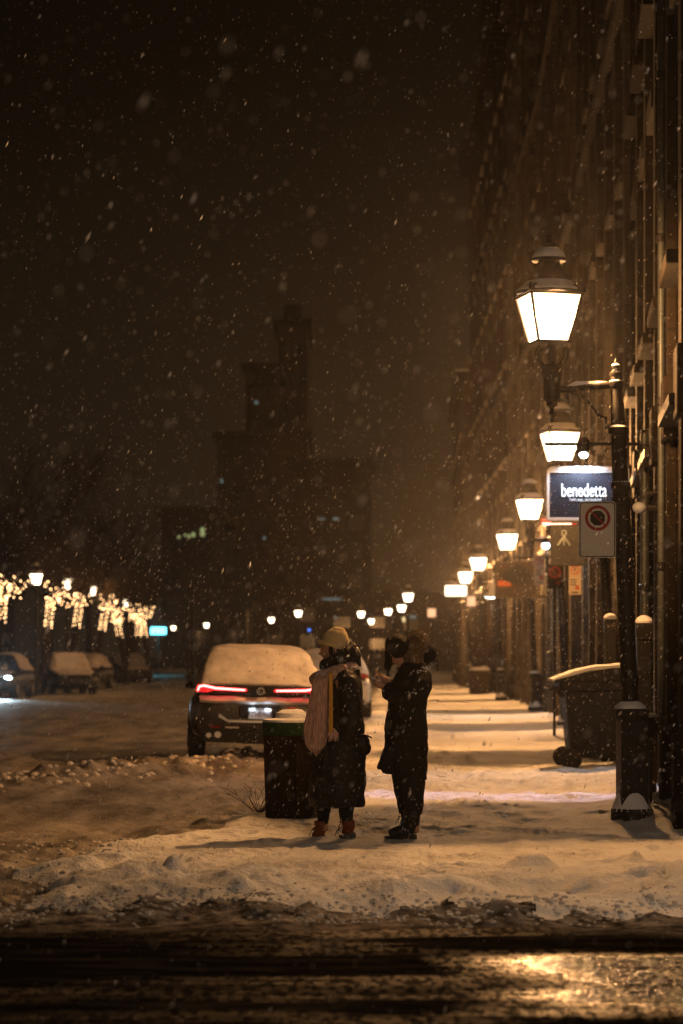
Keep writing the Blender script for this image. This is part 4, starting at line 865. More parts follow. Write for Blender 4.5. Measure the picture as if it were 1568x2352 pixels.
# ------------------------------------------------------------ trees with string lights
def lit_tree(xb, yb, xt, yt, cx0, cx1, cy0, cy1, Y, label, seed):
    rr = random.Random(seed); s = F / Y
    base = P(xb, yb, Y); topt = P(xt, yt, Y); t = thing('street_tree', label, 'tree', (base.x, Y, -.1), 0, 'trees wrapped in string lights')
    dx = (topt.x - base.x); zb = base.z; zt = topt.z; off = Vector((base.x, Y, -.1))
    def tr(z): return Vector((dx * (z - zb) / (zt - zb), 0, z + .1))
    m = MB(); m.tube([tr(-.1), tr(zb), tr((zb + zt) / 2), tr(zt)], [.16, .13, .11, .09], 8); m.build('trunk', 'bark', t)
    br = MB(); lights = MB(); twig = MB()
    def bulb(p, r=.024):
        a = r; lights.add([(p[0], p[1], p[2] + a), (p[0] + a, p[1], p[2]), (p[0], p[1] + a, p[2]), (p[0] - a, p[1], p[2]), (p[0], p[1] - a, p[2]), (p[0], p[1], p[2] - a)], [(0, 1, 2), (0, 2, 3), (0, 3, 4), (0, 4, 1), (5, 2, 1), (5, 3, 2), (5, 4, 3), (5, 1, 4)])
    k = 0; z = zb
    while z < zt:
        q = tr(z); a = k * 1.1; bulb((q.x + .15 * math.cos(a), q.y + .15 * math.sin(a), z + .1 + rr.uniform(-.02, .02))); k += 1; z += .02 if rr.random() < .8 else .05
    L0 = P(cx0, cy0, Y) - off; L1 = P(cx1, cy1, Y) - off
    for i in range(17):
        tgt = Vector((rr.uniform(L0.x, L1.x), rr.uniform(-1, 1) * (L1.x - L0.x) * .45, rr.uniform(min(L0.z, L1.z), max(L0.z, L1.z))))
        st = tr(zt - rr.uniform(0, .3)); mid = st.lerp(tgt, .5) + Vector((rr.uniform(-.2, .2), rr.uniform(-.2, .2), rr.uniform(-.15, .2)))
        pts = [st, st.lerp(mid, .5) + Vector((0, 0, .05)), mid, mid.lerp(tgt, .6), tgt]
        br.tube(pts, [.06, .05, .04, .028, .018], 6)
        n = int((tgt - st).length * 11)
        for j in range(n):
            q = j / n * 4; i0 = min(int(q), 3); p = pts[i0].lerp(pts[i0 + 1], q - i0) + Vector((rr.uniform(-.16, .16), rr.uniform(-.16, .16), rr.uniform(-.14, .14))); bulb(p, .026)
        # unlit upper crown
        up = tgt
        for j in range(5):
            e = up + Vector((rr.uniform(-1.2, 1.2), rr.uniform(-1, 1), rr.uniform(.6, 2.4))); m1 = up.lerp(e, .5) + Vector((rr.uniform(-.2, .2), 0, rr.uniform(-.1, .2)))
            twig.tube([up, m1, e], [.018, .014, .006], 5)
            for l in range(4):
                f = m1.lerp(e, rr.random()); twig.tube([f, f + Vector((rr.uniform(-.6, .6), rr.uniform(-.6, .6), rr.uniform(.1, .7)))], [.009, .004], 4)
    br.build('limbs', 'bark', t); twig.build('crown', 'bark', t); tag(lights.build('string_lights', 'fairy', t, smooth=False), kind='stuff')
    return t
TR = [(4, 1430, 8, 1362, -25, 66, 1318, 1358, 88, 'tree wrapped in string lights cut by the left edge of the frame'),
      (111, 1441, 118, 1377, 100, 186, 1335, 1380, 97, 'lit tree between the first two lamps, second from the left'),
      (176, 1442, 185, 1376, 168, 208, 1362, 1385, 101, 'narrow lit tree third from the left, left of the second lamp'),
      (235, 1449, 244, 1390, 226, 282, 1362, 1400, 112, 'lit tree fourth from the left with a wide bright crown'),
      (276, 1463, 269, 1422, 262, 282, 1394, 1420, 128, 'low lit tree fifth from the left, forked at its foot'),
      (303, 1428, 306, 1405, 296, 322, 1380, 1410, 132, 'lit tree sixth from the left, hiding behind a lamp'),
      (318, 1461, 322, 1420, 300, 357, 1388, 1424, 139, 'last lit tree of the row, before the turquoise sign'),
      (333, 1461, 327, 1420, 316, 350, 1400, 1424, 141, 'slim lit tree close behind the last one')]
for i, a in enumerate(TR): lit_tree(*a, seed=20 + i)
def bare_tree(x, Y, h, label, seed, spread=1.0):
    rr = random.Random(seed); t = thing('bare_tree', label, 'tree', (P(x, 0, Y).x, Y, -.2), 0, 'dark bare trees')
    m = MB(); m.tube([(0, 0, 0), (.1, 0, h * .25), (-.1, 0, h * .5), (.05, 0, h * .7)], [.35, .28, .2, .12], 8); m.build('trunk', 'bark', t)
    c = MB()
    def grow(p, d, l, r, k):
        e = p + d * l; mid = p.lerp(e, .5) + Vector((rr.uniform(-.1, .1), rr.uniform(-.1, .1), rr.uniform(0, .1))) * l
        c.tube([p, mid, e], [r, r * .8, r * .5], 5 if k else 4, cap=False)
        if k < 4:
            for j in range(3 if k < 3 else 4):
                nd = (d + Vector((rr.uniform(-.9, .9), rr.uniform(-.9, .9), rr.uniform(-.25, .5)))).normalized(); grow(mid.lerp(e, rr.random()), nd, l * rr.uniform(.5, .8), r * .6, k + 1)
    for i in range(9):
        a = rr.uniform(0, 2 * PI); grow(Vector((0, 0, h * rr.uniform(.22, .68))), Vector((math.cos(a) * spread, math.sin(a) * spread, rr.uniform(.4, 1.2))).normalized(), h * rr.uniform(.2, .3), .09, 0)
    c.build('crown', 'bark', t); return t
for i, (x, Y, h, lb) in enumerate(((20, 128, 13, 'big dark bare tree rising over the first lit tree'), (110, 150, 14, 'big dark bare tree over the second lit tree'), (205, 165, 13, 'dark bare tree over the third and fourth lit trees'), (300, 185, 12, 'dark bare tree over the last lit trees'),
                                   (590, 225, 11, 'faint bare tree far behind the snowy car'))): bare_tree(x, Y, h, lb, 50 + i)

# ------------------------------------------------------------ far side: turquoise sign, poles, distant buildings
t = lit_box('lit_sign', 'small glowing turquoise sign right of the lit trees', 347, 1441, 382, 1457, 190, 'cyan', .4, False)
m = MB(); v = P(364, 0, 190); m.tube([(v.x, .1, -.3), (v.x, .1, P(0, 1441, 190).z)], .09, 8); m.build('post', 'iron', t)
light('turquoise_glow', 'POINT', (v.x, 189.2, P(0, 1449, 190).z), 350, (.12, .75, .9), None, .3)
for x, w_, yt, Y, lb in ((432, .10, 1335, 150, 'tall dark pole, left one of the pair beyond the street'), (443, .12, 1335, 152, 'tall dark pole, right one of the pair beyond the street')):
    t = thing('tall_pole', lb, 'pole', (P(x, 0, Y).x, Y, -.2)); h = CAMH + (HOR - yt) / (F / Y)
    m = MB(); m.lathe([(w_ * 1.5, 0), (w_ * 1.5, .5), (w_, .6), (w_ * .8, h), (.01, h + .1)], n=12); m.build('shaft', 'iron', t)
def far_building(name, label, x0, x1, yt, Y, lit=(), depth=25, roof=None, base=-1, pil=0):
    s = F / Y; w_ = (x1 - x0) / s; h = CAMH + (HOR - yt) / s + 1
    t = thing(name, label, 'building', ((x0 - 784) / s + w_ / 2, Y, -1.0), 0, 'distant buildings')
    m = MB(); m.box((0, depth / 2, h / 2), (w_, depth, h)); m.build('wall', 'far_wall', t, smooth=False)
    m = MB(); m.box((0, depth / 2, h + .4), (w_ + 1.2, depth + 1.2, .8)); m.build('cornice', 'far_wall', t, smooth=False)
    if roof:
        m = MB(); m.box((0, depth / 2, h + .8 + roof / 2), (w_ * .7, depth * .7, roof), 0, .8); m.build('roof_house', 'far_wall', t, smooth=False)
    n = max(2, int(w_ / 3.2)); fl = max(2, int(h / 4)); cnt = 0
    for i in range(n):
        for j in range(fl):
            if cnt > 60: break
            x = -w_ / 2 + (i + .5) * w_ / n; z = 2.5 + (j + .5) * (h - 4) / fl
            m = MB(); m.box((x, -.03, z), (w_ / n * .45, .12, (h - 4) / fl * .5)); m.build('window', 'glass_dark', t, smooth=False); cnt += 1
    for k, (lx, ly, lw, lh, mt) in enumerate(lit):
        q = P(lx, ly, Y); m = MB(); m.box((q.x - t.location.x, -.12, q.z + 1.0), (lw, .1, lh)); m.build('lit_window', mt, t, smooth=False)
    return t
M['win_green'] = emission('lit_window_greenish', (.75, .85, .35), .35); M['win_cool'] = emission('lit_window_cool', (.6, .8, .75), .16); M['blue'] = emission('blue_lamp', (.1, .25, 1), 2)
far_building('tower', 'tall faint square tower on the skyline behind', 638, 706, 748, 330, roof=3)
far_building('tower', 'lower faint tower block just left of the tall tower', 565, 637, 848, 315, lit=((590, 925, .45, .45, 'win_cool'),))
far_building('apartment_block', 'wide faint block at the foot of the two towers', 500, 706, 1005, 300, lit=((510, 1105, .3, .5, 'win_cool'), (608, 1236, .3, .4, 'win_cool')))
far_building('apartment_block', 'faint block right of the towers with two pale lit windows', 706, 850, 1068, 290, lit=((740, 1192, .7, .2, 'win_cool'), (772, 1192, .7, .3, 'win_cool')))
far_building('apartment_block', 'low faint block with a cluster of yellow green windows', 370, 500, 1180, 280, lit=((466, 1217, .5, .5, 'win_green'), (466, 1226, .5, .6, 'win_green'), (445, 1228, .4, .5, 'win_green'), (435, 1232, .3, .4, 'win_green'), (426, 1229, .25, .3, 'win_green'), (412, 1234, .3, .4, 'win_green')))
far_building('warehouse', 'long low building across the end of the street behind the snowy car', 520, 745, 1350, 270, lit=((571, 1461, .25, .3, 'win_lit'), (587, 1461, .25, .3, 'win_lit')))
far_building('warehouse', 'low building with a tall pale doorway over the beanie', 745, 905, 1372, 262, lit=((763, 1376, 1.9, .25, 'win_cool'), (772, 1418, .3, .3, 'win_cool'), (711, 1447, .25, .25, 'blue')))
far_building('warehouse', 'low building at the far end of the pavement', 905, 1045, 1378, 240, lit=((925, 1423, .3, .5, 'win_lit'), (944, 1417, .9, .3, 'win_cool')))
far_building('gate_house', 'small pale lit building just right of the pair of dark poles', 528, 566, 1400, 200)

# ------------------------------------------------------------ people
def Z1(x, y): return (-.434 + .0009 * x, 1.8146 - .0009 * y)
PY = 19.48
def lv(rows):           # (zoom_y, x_left, x_right, half_depth, y_centre)
    o = []
    for r in rows:
        yc = r[4] if len(r) > 4 else 0
        o.append((Z1(0, r[0])[1], Z1(r[1], 0)[0], Z1(r[2], 0)[0], r[3], yc))
    return o
def p3(x, y, d=0): a, b = Z1(x, y); return Vector((a, d, b))
def head(mb, c, rot, s=1.0, n=40, m=26):
    """a head facing -x; c = centre, rot = Matrix"""
    R = []
    for k in range(m + 1):
        v = k / m; z = .115 - .235 * v; t_ = min(max((z + .12) / .235, 0), 1)
        rad = math.sqrt(max(0.0, 1 - ((z - .01) / .116) ** 2)) if z > .01 else math.sqrt(max(0, 1 - ((z - .01) / .16) ** 2))
        rx, ry = .098 * rad, .075 * rad * (1 if z > -.02 else 1 - (-.02 - z) * 2.2)
        ring = []
        for i in range(n):
            a = 2 * PI * i / n; fx = -math.cos(a); x = -rx * math.cos(a); y = ry * math.sin(a)
            f = max(0, math.cos(a)); g = lambda w, zz, h: math.exp(-((y / w) ** 2) - ((z - zz) / h) ** 2) * (f > 0)
            if f > 0:
                x -= .030 * g(.013, -.018, .016) + .013 * g(.010, .006, .020) + .006 * g(.02, -.055, .010) + .006 * g(.02, -.072, .008) + .012 * g(.028, -.100, .016)
                x += .006 * g(.03, -.063, .004) + .007 * g(.02, -.085, .008)
                x += .010 * (math.exp(-((abs(y) - .032) / .014) ** 2 - ((z - .012) / .012) ** 2)); x -= .004 * g(.05, .032, .010)
            if z < -.06 and math.cos(a) < 0: x = x * (1 - (-.06 - z) * 5)
            ring.append(Vector((x, y, z)))
        R.append([Vector(c) + rot @ (q * s) for q in ring])
    mb.rings(R)
    for sg in (-1, 1):
        mb.ell(Vector(c) + rot @ Vector((.008, sg * .076, -.005)) * s, (.017 * s, .009 * s, .03 * s), 10, 8, R=rot)
# --- person in the beanie
pA = thing('person', 'person in a long black padded coat, mustard beanie and long pink scarf, looking left', 'person', (0, PY, 0))
b = MB(); rh = Matrix.Rotation(-.12, 3, 'Y'); hc = p3(418, 338)
head(b, hc, rh)
b.tube([p3(445, 380), p3(465, 470), p3(470, 560)], [.062, .060, .075], 14)
b.loftz(lv([(520, 420, 540, .07), (560, 330, 600, .17), (640, 310, 620, .19), (900, 330, 590, .14), (1120, 310, 600, .16), (1250, 310, 610, .16)]))
for x0, x1, x2, dd in ((330, 328, 318, .085), (530, 525, 528, -.085)):
    b.tube([p3((x0 + 450) / 2, 1200, dd), p3(x0 + 20, 1480, dd), p3(x1, 1700, dd), p3(x2, 1880, dd), p3(x2, 1960, dd)], [.085, .07, .052, .038, .045], 12)
for sg in (-1, 1):
    b.tube([p3(480, 600, sg * .17), p3(555, 850, sg * .22), p3(560, 900, sg * .22), p3(500, 1110, sg * .20)], [.055, .045, .042, .028], 10)
    hp = p3(498, 1120, sg * .195)
    b.ell(hp + Vector((-.01, 0, -.03)), (.035, .016, .045), 12, 8)
    for k in range(4): b.tube([hp + Vector((-.03 + .018 * k, 0, -.05)), hp + Vector((-.037 + .018 * k, sg * -.01, -.085)), hp + Vector((-.038 + .018 * k, sg * -.025, -.11 + .006 * abs(k - 1.5)))], [.009, .0085, .007], 6)
    b.tube([hp + Vector((-.03, 0, -.02)), hp + Vector((-.055, sg * -.01, -.045)), hp + Vector((-.062, sg * -.015, -.07))], [.011, .010, .008], 6)
remesh(b.build('body', 'skin', pA), .0055, 1)
c = MB()
c.loftz(lv([(1735, 200, 685, .20), (1725, 190, 688, .225), (1650, 192, 690, .235), (1450, 205, 698, .24), (1300, 235, 695, .235), (1150, 270, 685, .225), (1000, 285, 680, .215), (850, 290, 670, .21), (700, 285, 668, .205), (600, 282, 660, .20), (540, 300, 645, .17), (500, 340, 625, .12), (470, 380, 600, .08)]))
for sg in (-1, 1):
    c.tube([p3(500, 560, sg * .13), p3(540, 620, sg * .19), p3(565, 800, sg * .235), p3(575, 930, sg * .24), p3(545, 1060, sg * .235), p3(520, 1120, sg * .215)], [.075, .085, .078, .075, .068, .058], 16)
c.tube([p3(340, 1725, -.19), p3(335, 1500, -.215), p3(345, 1200, -.20)], [.012, .014, .012], 8)
remesh(c.build('coat', 'coat', pA), .009, 2, .030, .10)
h = MB()      # raised collar and folded hood
h.loftz(lv([(560, 330, 640, .12), (510, 296, 648, .125), (470, 292, 654, .125), (430, 305, 655, .12), (400, 380, 650, .11, 0)]))
h.tube([p3(320, 480, 0), p3(330, 455, -.085), p3(420, 415, -.115), p3(520, 345, -.105), p3(575, 310, -.05), p3(575, 305, .05), p3(520, 345, .105), p3(420, 415, .115), p3(330, 455, .085), p3(320, 480, 0)], [.035, .035, .035, .032, .035, .035, .032, .035, .035, .035], 12)
h.ell(p3(600, 400, 0), (.048, .11, .085), 16, 12)
h.tube([p3(560, 272, -.03), p3(600, 330, -.05), p3(635, 400, -.05)], [.010, .02, .03], 8); h.tube([p3(560, 272, .03), p3(560, 268, -.03)], .010, 8)
remesh(h.build('hood_collar', 'coat', pA), .007, 2, .014, .07)
t_ = MB()      # beanie
rb = Matrix.Rotation(.22, 3, 'Y'); bc = p3(422, 250)
prof = []
R_ = []
for k in range(13):
    v = k / 12; z = -.055 + .155 * v; r = [1.0, 1.01, 1.02, 1.02, 1.01, 1.0, .97, .93, .87, .79, .70, .56, .30][k]
    R_.append([bc + rb @ Vector((.101 * r * (1 + .012 * (i % 2)) * math.cos(2 * PI * i / 56) + .014 * v, .088 * r * (1 + .012 * (i % 2)) * math.sin(2 * PI * i / 56), z)) for i in range(56)])
t_.rings(R_); bo = t_.build('beanie', 'hat', pA)
t_ = MB(); t_.tube([bc + rb @ Vector((.104 * math.cos(a) + -.006, .091 * math.sin(a), -.045 + (.008 if math.cos(a) < 0 else 0))) for a in [2 * PI * i / 36 for i in range(37)]], .017, 12); t_.build('brim', 'hat', bo)
t_ = MB(); t_.ell(p3(455, 165), (.056, .05, .034), 18, 10, R=Matrix.Rotation(.15, 3, 'Y')); t_.ell(p3(495, 185), (.030, .03, .02), 12, 8); remesh(t_.build('folded_crown', 'hat', bo), .005, 2, .008, .04)
ha = MB(); ha.ell(p3(455, 330, 0), (.082, .079, .07), 18, 12); 
for k in range(16):
    y = -.078 + .004 * (k % 3); ha.tube([p3(380 + k * 7, 300, y), p3(378 + k * 8, 345, y - .003), p3(385 + k * 8, 385 + (k % 4) * 8, y)], [.005, .005, .002], 5)
ha.build('hair', 'hair', pA)
s = MB()       # scarf: wrap and long front drop
s.tube([p3(600, 475, 0), p3(590, 480, -.09), p3(500, 505, -.155), p3(400, 545, -.175), p3(300, 585, -.13), p3(262, 600, 0), p3(300, 585, .13), p3(400, 545, .175), p3(500, 505, .155), p3(590, 480, .09), p3(600, 475, 0)], [.030, .034, .042, .052, .058, .06, .058, .052, .042, .034, .03], 14)
so = remesh(s.build('scarf', 'scarf', pA), .007, 2, .022, .045)
rr = random.Random(4); s = MB(); fr_ = MB(); N = 17
for k in range(N):
    q = (k + .5) / N; L_ = lambda a, b: a + (b - a) * q
    j = rr.uniform(-4, 4); dd = -.165 - .035 * math.sin(PI * q) + rr.uniform(-.006, .006); ye = 1150 - 95 * max(0, q - .55) + (30 * q if q < .4 else 12) + rr.uniform(-15, 15)
    s.tube([p3(L_(285, 400), 545, -.13), p3(L_(256, 388) + j, 600, dd), p3(L_(228, 374) + j, 720, dd), p3(L_(196, 370) - j, 870, dd), p3(L_(168, 366) + j, 1000, dd), p3(L_(160, 350), ye - 20, dd - .01)], [.018, .017, .018, .018, .018, .013], 8)
    for h_ in range(3):
        xo = L_(160, 350) + (h_ - 1) * 4; yb = 1268 - abs(xo - 250) * .75 + rr.uniform(-16, 16)
        fr_.tube([p3(xo, ye - 40, dd - .012), p3(xo + 8 * (1 - q), (ye + yb) / 2, dd - .014), p3(xo + 26 * (1 - q) - 4 + rr.uniform(-7, 7), yb, dd)], [.0052, .0048, .002], 5)
for k in range(16):
    x = 395 + k * 1.5; fr_.tube([p3(x, 1030, -.225), p3(x - 30 + k * 5, 1080, -.23), p3(x - 50 + k * 5.5 + rr.uniform(-5, 5), 1120 + rr.uniform(-20, 30), -.23)], [.005, .005, .002], 5)
s.build('scarf_drop', 'scarf', so); s = fr_
s.build('fringe', 'scarf', so)
s = MB(); s.rings([[p3(x0, y, -.232), p3(x1, y, -.236), p3(x1, y, -.222), p3(x0, y, -.218)] for y, x0, x1 in ((540, 372, 410), (700, 376, 411), (850, 377, 410), (960, 373, 412), (1040, 372, 412), (1075, 374, 400))]); s.build('mustard_edge', 'strap', so, bevel=.004)
lg = MB()
for x0, x1, x2, dd in ((330, 326, 316, .085), (525, 523, 530, -.085)):
    lg.tube([p3(x0 + 10, 1560, dd), p3(x0, 1700, dd), p3(x1, 1800, dd), p3(x2, 1905, dd)], [.085, .066, .054, .042], 14)
remesh(lg.build('trousers', 'leg', pA), .008, 1, .012, .06)
def boot(parent, ax, ay, tx, ty, d, top, m1, m2, lace=True, w=.045):
    """ax,ay heel bottom; tx,ty toe bottom in zoom px; top = (x, y) shaft top centre"""
    a = p3(ax, ay, d); tt = p3(tx, ty, d - .03); tp = p3(*top, d)
    b = MB(); b.tube([tp, p3(top[0] * .5 + ax * .5 - 14, (top[1] + ay) / 2 - 10, d), a + Vector((-.045, 0, .05))], [w * 1.12, w * 1.05, w * 1.1], 14)
    b.tube([a + Vector((-.02, 0, .045)), a.lerp(tt, .5) + Vector((0, 0, .045)), tt + Vector((.035, 0, .032))], [w, w * .98, w * .8], 12)
    o = remesh(b.build('boot', m1, parent), .006, 2, .006, .03)
    s = MB(); s.tube([a + Vector((.01, 0, .010)), a.lerp(tt, .5) + Vector((0, 0, .010)), tt + Vector((0, 0, .012))], [w * .95, w * .9, w * .72], 12)
    for i, v in enumerate(s.v): s.v[i] = (v[0], v[1], min(v[2], (a.z if abs(v[0] - a.x) < abs(v[0] - tt.x) else tt.z) + .028))
    s.build('sole', m2, o)
    if lace:
        l = MB()
        for k in range(5):
            z = tp.z - .01 - k * .022; x = tp.x - w * 1.02 - k * .004
            l.tube([(x, d - .03, z), (x - .008, d, z - .008), (x, d + .03, z)], .0035, 5)
        l.tube([(tp.x - w, d - .02, tp.z - .05), (tp.x - w - .03, d - .03, tp.z - .08), (tp.x - w - .045, d - .03, tp.z - .12)], .003, 5); l.build('laces', 'boot_black', o)
    return o
boot(pA, 330, 2030, 215, 2062, .085, (300, 1870), 'boot', 'boot_grey', w=.046)
boot(pA, 580, 1990, 478, 2012, -.085, (532, 1855), 'boot', 'boot_grey', w=.048)
bg = thing('shoulder_bag', 'black padded bag at the hip of the person in the beanie', 'bag', tuple(p3(660, 1170) + Vector((0, PY, 0))))
m = MB(); m.ell((-.02, -.05, .0), (.085, .12, .095), 20, 14); m.ell((0.02, -.05, -.04), (.055, .10, .06), 16, 10); remesh(m.build('pouch', 'coat', bg), .008, 2, .016, .06)
m = MB(); m.tube([(-.09, -.16, .055), (-.02, -.175, .075), (.05, -.12, .06), (.07, -.02, .05)], .006, 6); m.build('zip', 'boot_black', bg)
m = MB(); m.box((.06, -.03, .055), (.05, .10, .012), R=Matrix.Rotation(.5, 3, 'Y')); m.build('flap', 'coat', bg, bevel=.004)

# --- person with the phone
pB = thing('person', 'person in a black parka with fur hood, head bowed over a phone', 'person', (0, PY, 0))
b = MB(); rh = Matrix.Rotation(-.55, 3, 'Y'); hc = p3(985, 345)
head(b, hc, rh)
b.tube([p3(1030, 400), p3(1075, 470), p3(1110, 560)], [.058, .058, .075], 14)
b.loftz(lv([(520, 1060, 1160, .07), (580, 1000, 1240, .17), (680, 960, 1250, .19), (900, 950, 1190, .14), (1120, 950, 1210, .15), (1260, 950, 1210, .16)]))
for x0, x1, x2, dd in ((1050, 1060, 1060, .08), (1110, 1120, 1125, -.08)):
    b.tube([p3(1080, 1200, dd), p3(x0, 1480, dd), p3(x1, 1700, dd), p3(x2, 1880, dd), p3(x2, 1960, dd)], [.085, .07, .052, .038, .04], 12)
def hand(mb, w, tgt, curl, d, side=1):
    """w wrist, tgt finger direction end of palm; fingers curl toward the phone above the palm"""
    ax = (tgt - w).normalized(); sidev = Vector((0, 1, 0)); up = ax.cross(sidev).normalized()
    if up.z < 0: up = -up
    pc = w + ax * .045
    mb.tube([w - ax * .02, w + ax * .02, w + ax * .055, w + ax * .085], [.026, .028, .033, .028], 10)
    for k in range(4):
        o = sidev * (-.030 + .020 * k) * side; l = [.030, .035, .032, .024][k]
        p0 = w + ax * .08 + o; p1 = p0 + ax * l + up * .006; p2 = p1 + ax * l * .35 + up * (l * .75); p3_ = p2 - ax * l * .35 * curl + up * l * .45
        mb.tube([p0 - ax * .01, p1, p2, p3_], [.0095, .0088, .008, .0065], 8)
    q = w + ax * .03 - sidev * .03 * side
    mb.tube([q, q + ax * .03 - sidev * .018 * side + up * .015, q + ax * .055 - sidev * .012 * side + up * .032], [.012, .010, .008], 8)
wr = [(p3(868, 668, -.07), p3(815, 640, -.055), -1), (p3(880, 605, .05), p3(835, 585, .03), 1)]
for (w_, tg, sd), sgn in zip(wr, (-1, 1)):
    b.tube([p3(1190, 600, sgn * .18), p3(1080, 770, sgn * .22), p3(1060, 785, sgn * .215), p3(950, 720, sgn * .14), w_], [.055, .045, .043, .036, .026], 10)
    hand(b, w_, tg, 1, 0, sd)
remesh(b.build('body', 'skin', pB), .005, 1)
c = MB()
c.loftz(lv([(1440, 850, 1238, .20), (1400, 835, 1242, .23), (1300, 845, 1250, .24), (1180, 862, 1252, .235), (1000, 868, 1246, .22), (880, 885, 1235, .205), (780, 900, 1250, .205), (700, 900, 1275, .215), (620, 920, 1293, .22), (560, 955, 1285, .20), (510, 985, 1255, .15), (460, 1010, 1215, .10), (430, 1040, 1190, .08)]))
c.prism([(p3(870, 1180).x, p3(0, 1180).z), (p3(800, 1388).x, p3(0, 1388).z), (p3(905, 1398).x, p3(0, 1398).z), (p3(950, 1200).x, p3(0, 1200).z)], -.20, .08)
c.prism([(p3(1000, 1380).x, p3(0, 1380).z), (p3(1090, 1470).x, p3(0, 1470).z), (p3(1232, 1492).x, p3(0, 1492).z), (p3(1242, 1380).x, p3(0, 1380).z)], -.18, .18)
for sg, zz in ((-1, 0), (1, -45)):
    c.tube([p3(1190, 560, sg * .13), p3(1170, 640, sg * .21), p3(1090, 745, sg * .25), p3(1010, 765 + zz * .3, sg * .235), p3(930, 725 + zz, sg * .155), p3(885, 680 + zz, sg * .085)], [.08, .082, .078, .075, .066, .050], 16)
c.tube([p3(960, 660, -.02), p3(920, 720, .0), p3(900, 780, .0)], [.07, .09, .06], 14)
remesh(c.build('parka', 'coat_wool', pB), .009, 2, .024, .09)
col = MB(); col.prism([(p3(905, 545).x, p3(0, 545).z), (p3(930, 470).x, p3(0, 470).z), (p3(978, 462).x, p3(0, 462).z), (p3(962, 535).x, p3(0, 535).z)], -.05, .03); col.build('collar_cloth', 'cream', pB, smooth=False, bevel=.006)
hr = MB(); hr.ell(p3(975, 300, 0), (.098, .095, .10), 22, 16); hr.ell(p3(1000, 330, 0), (.090, .092, .09), 20, 14); hr.ell(p3(915, 295, 0), (.044, .085, .075), 16, 10); hr.ell(p3(1025, 320, 0), (.088, .092, .095), 16, 10); hr.ell(p3(975, 360, -.055), (.055, .035, .045), 14, 8)
hro = remesh(hr.build('hair', 'hair', pB), .006, 2, .010, .04)
hs = MB(); rr = random.Random(9)
for k in range(46):
    x0 = rr.uniform(868, 935); y0 = rr.uniform(330, 400); d0 = rr.uniform(-.085, .06); y1 = rr.uniform(440, 535)
    hs.tube([p3(x0, y0, d0), p3(x0 + rr.uniform(-6, 10), (y0 + y1) / 2, d0), p3(x0 + rr.uniform(-15, 22), y1, d0 + .01)], [.006, .0045, .0015], 5)
hs.build('loose_strands', 'hair', hro)
# fur hood: a core with many short hairs
fu = MB(); fu.ell(p3(1165, 295, 0), (.098, .115, .115), 22, 16, R=Matrix.Rotation(.25, 3, 'Y')); fu.ell(p3(1120, 400, 0), (.095, .12, .085), 20, 12); fo = remesh(fu.build('hood', 'fur', pB), .007, 2, .018, .03)
fh = MB()
for k in range(2600):
    a = rr.uniform(0, 2 * PI); u = rr.uniform(-.75, 1); q = math.sqrt(1 - u * u); nrm = Vector((q * math.cos(a), q * math.sin(a), u))
    pos = p3(1165, 295, 0) + Vector((nrm.x * .095, nrm.y * .112, nrm.z * .112)); dr = (nrm + Vector((rr.uniform(-.6, .6), rr.uniform(-.6, .6), rr.uniform(-.6, .4)))).normalized() * rr.uniform(.012, .026)
    sd = dr.cross(Vector((rr.random(), rr.random(), rr.random()))).normalized() * .0016; sd2 = sd.cross(dr).normalized() * .0016
    fh.add([pos + sd, pos - sd, pos + sd2, pos + dr], [(0, 1, 3), (1, 2, 3), (2, 0, 3)])
fh.build('fur_trim', 'fur', fo, smooth=False)
hd = MB(); hd.ell(p3(1258, 365, 0), (.068, .09, .085), 18, 12); remesh(hd.build('hood_back', 'coat_wool', pB), .007, 2, .016, .05)
cd = MB(); cd.tube([p3(1318, 385, -.03), p3(1330, 430, -.035), p3(1336, 470, -.03), p3(1330, 525, -.03)], .0045, 6); cd.tube([p3(1240, 455, -.03), p3(1275, 468, -.04), p3(1305, 452, -.035), p3(1325, 425, -.03)], .0045, 6); cd.build('drawcord', 'boot_black', pB)
pk = MB(); pk.tube([p3(1130, 528, -.215), p3(1190, 528, -.225), p3(1250, 545, -.20)], .004, 6); pk.tube([p3(1150, 600, -.238), p3(1145, 575, -.238), p3(1165, 548, -.235), p3(1185, 560, -.235), p3(1190, 595, -.238), p3(1215, 610, -.232), p3(1218, 560, -.225)], .0025, 5); pk.build('seam_piping', 'cream' if False else 'far_wall', pB)
lg = MB()
for xa, xb, xc_, dd in ((1045, 1062, 1070, .075), (1110, 1128, 1120, -.075)):
    lg.tube([p3(xa + 10, 1330, dd), p3(xa, 1480, dd), p3(xb - 8, 1600, dd), p3(xb, 1720, dd), p3(xc_, 1800, dd)], [.115, .105, .092, .078, .070], 16)
lg.loftz(lv([(1480, 925, 1228, .15), (1400, 915, 1230, .17), (1300, 920, 1230, .17)]))
remesh(lg.build('trousers', 'leg', pB), .008, 2, .02, .08)
boot(pB, 1120, 1990, 980, 2010, .085, (1075, 1770), 'boot_black', 'boot_black', w=.058)
boot(pB, 1130, 2005, 868, 2022, -.07, (1110, 1760), 'boot_black', 'boot_black', w=.06)
ph = thing('mobile_phone', 'slim dark phone held up in front of the bowed face', 'phone', tuple(p3(800, 617, -.05) + Vector((0, PY, 0))), 0)
ph.rotation_euler = (0, .45, 0)
m = MB(); m.box((0, 0, 0), (.145, .07, .009)); m.build('case', 'phone', ph, smooth=False, bevel=.003)
M['screen'] = emission('phone_screen', (.8, .75, .7), .35)
m = MB(); m.box((0, 0, .0052), (.135, .063, .001)); m.build('screen', 'screen', ph, smooth=False)
m = MB(); m.box((-.05, .012, -.0055), (.025, .025, .002)); m.build('camera_bump', 'chrome', ph, smooth=False)

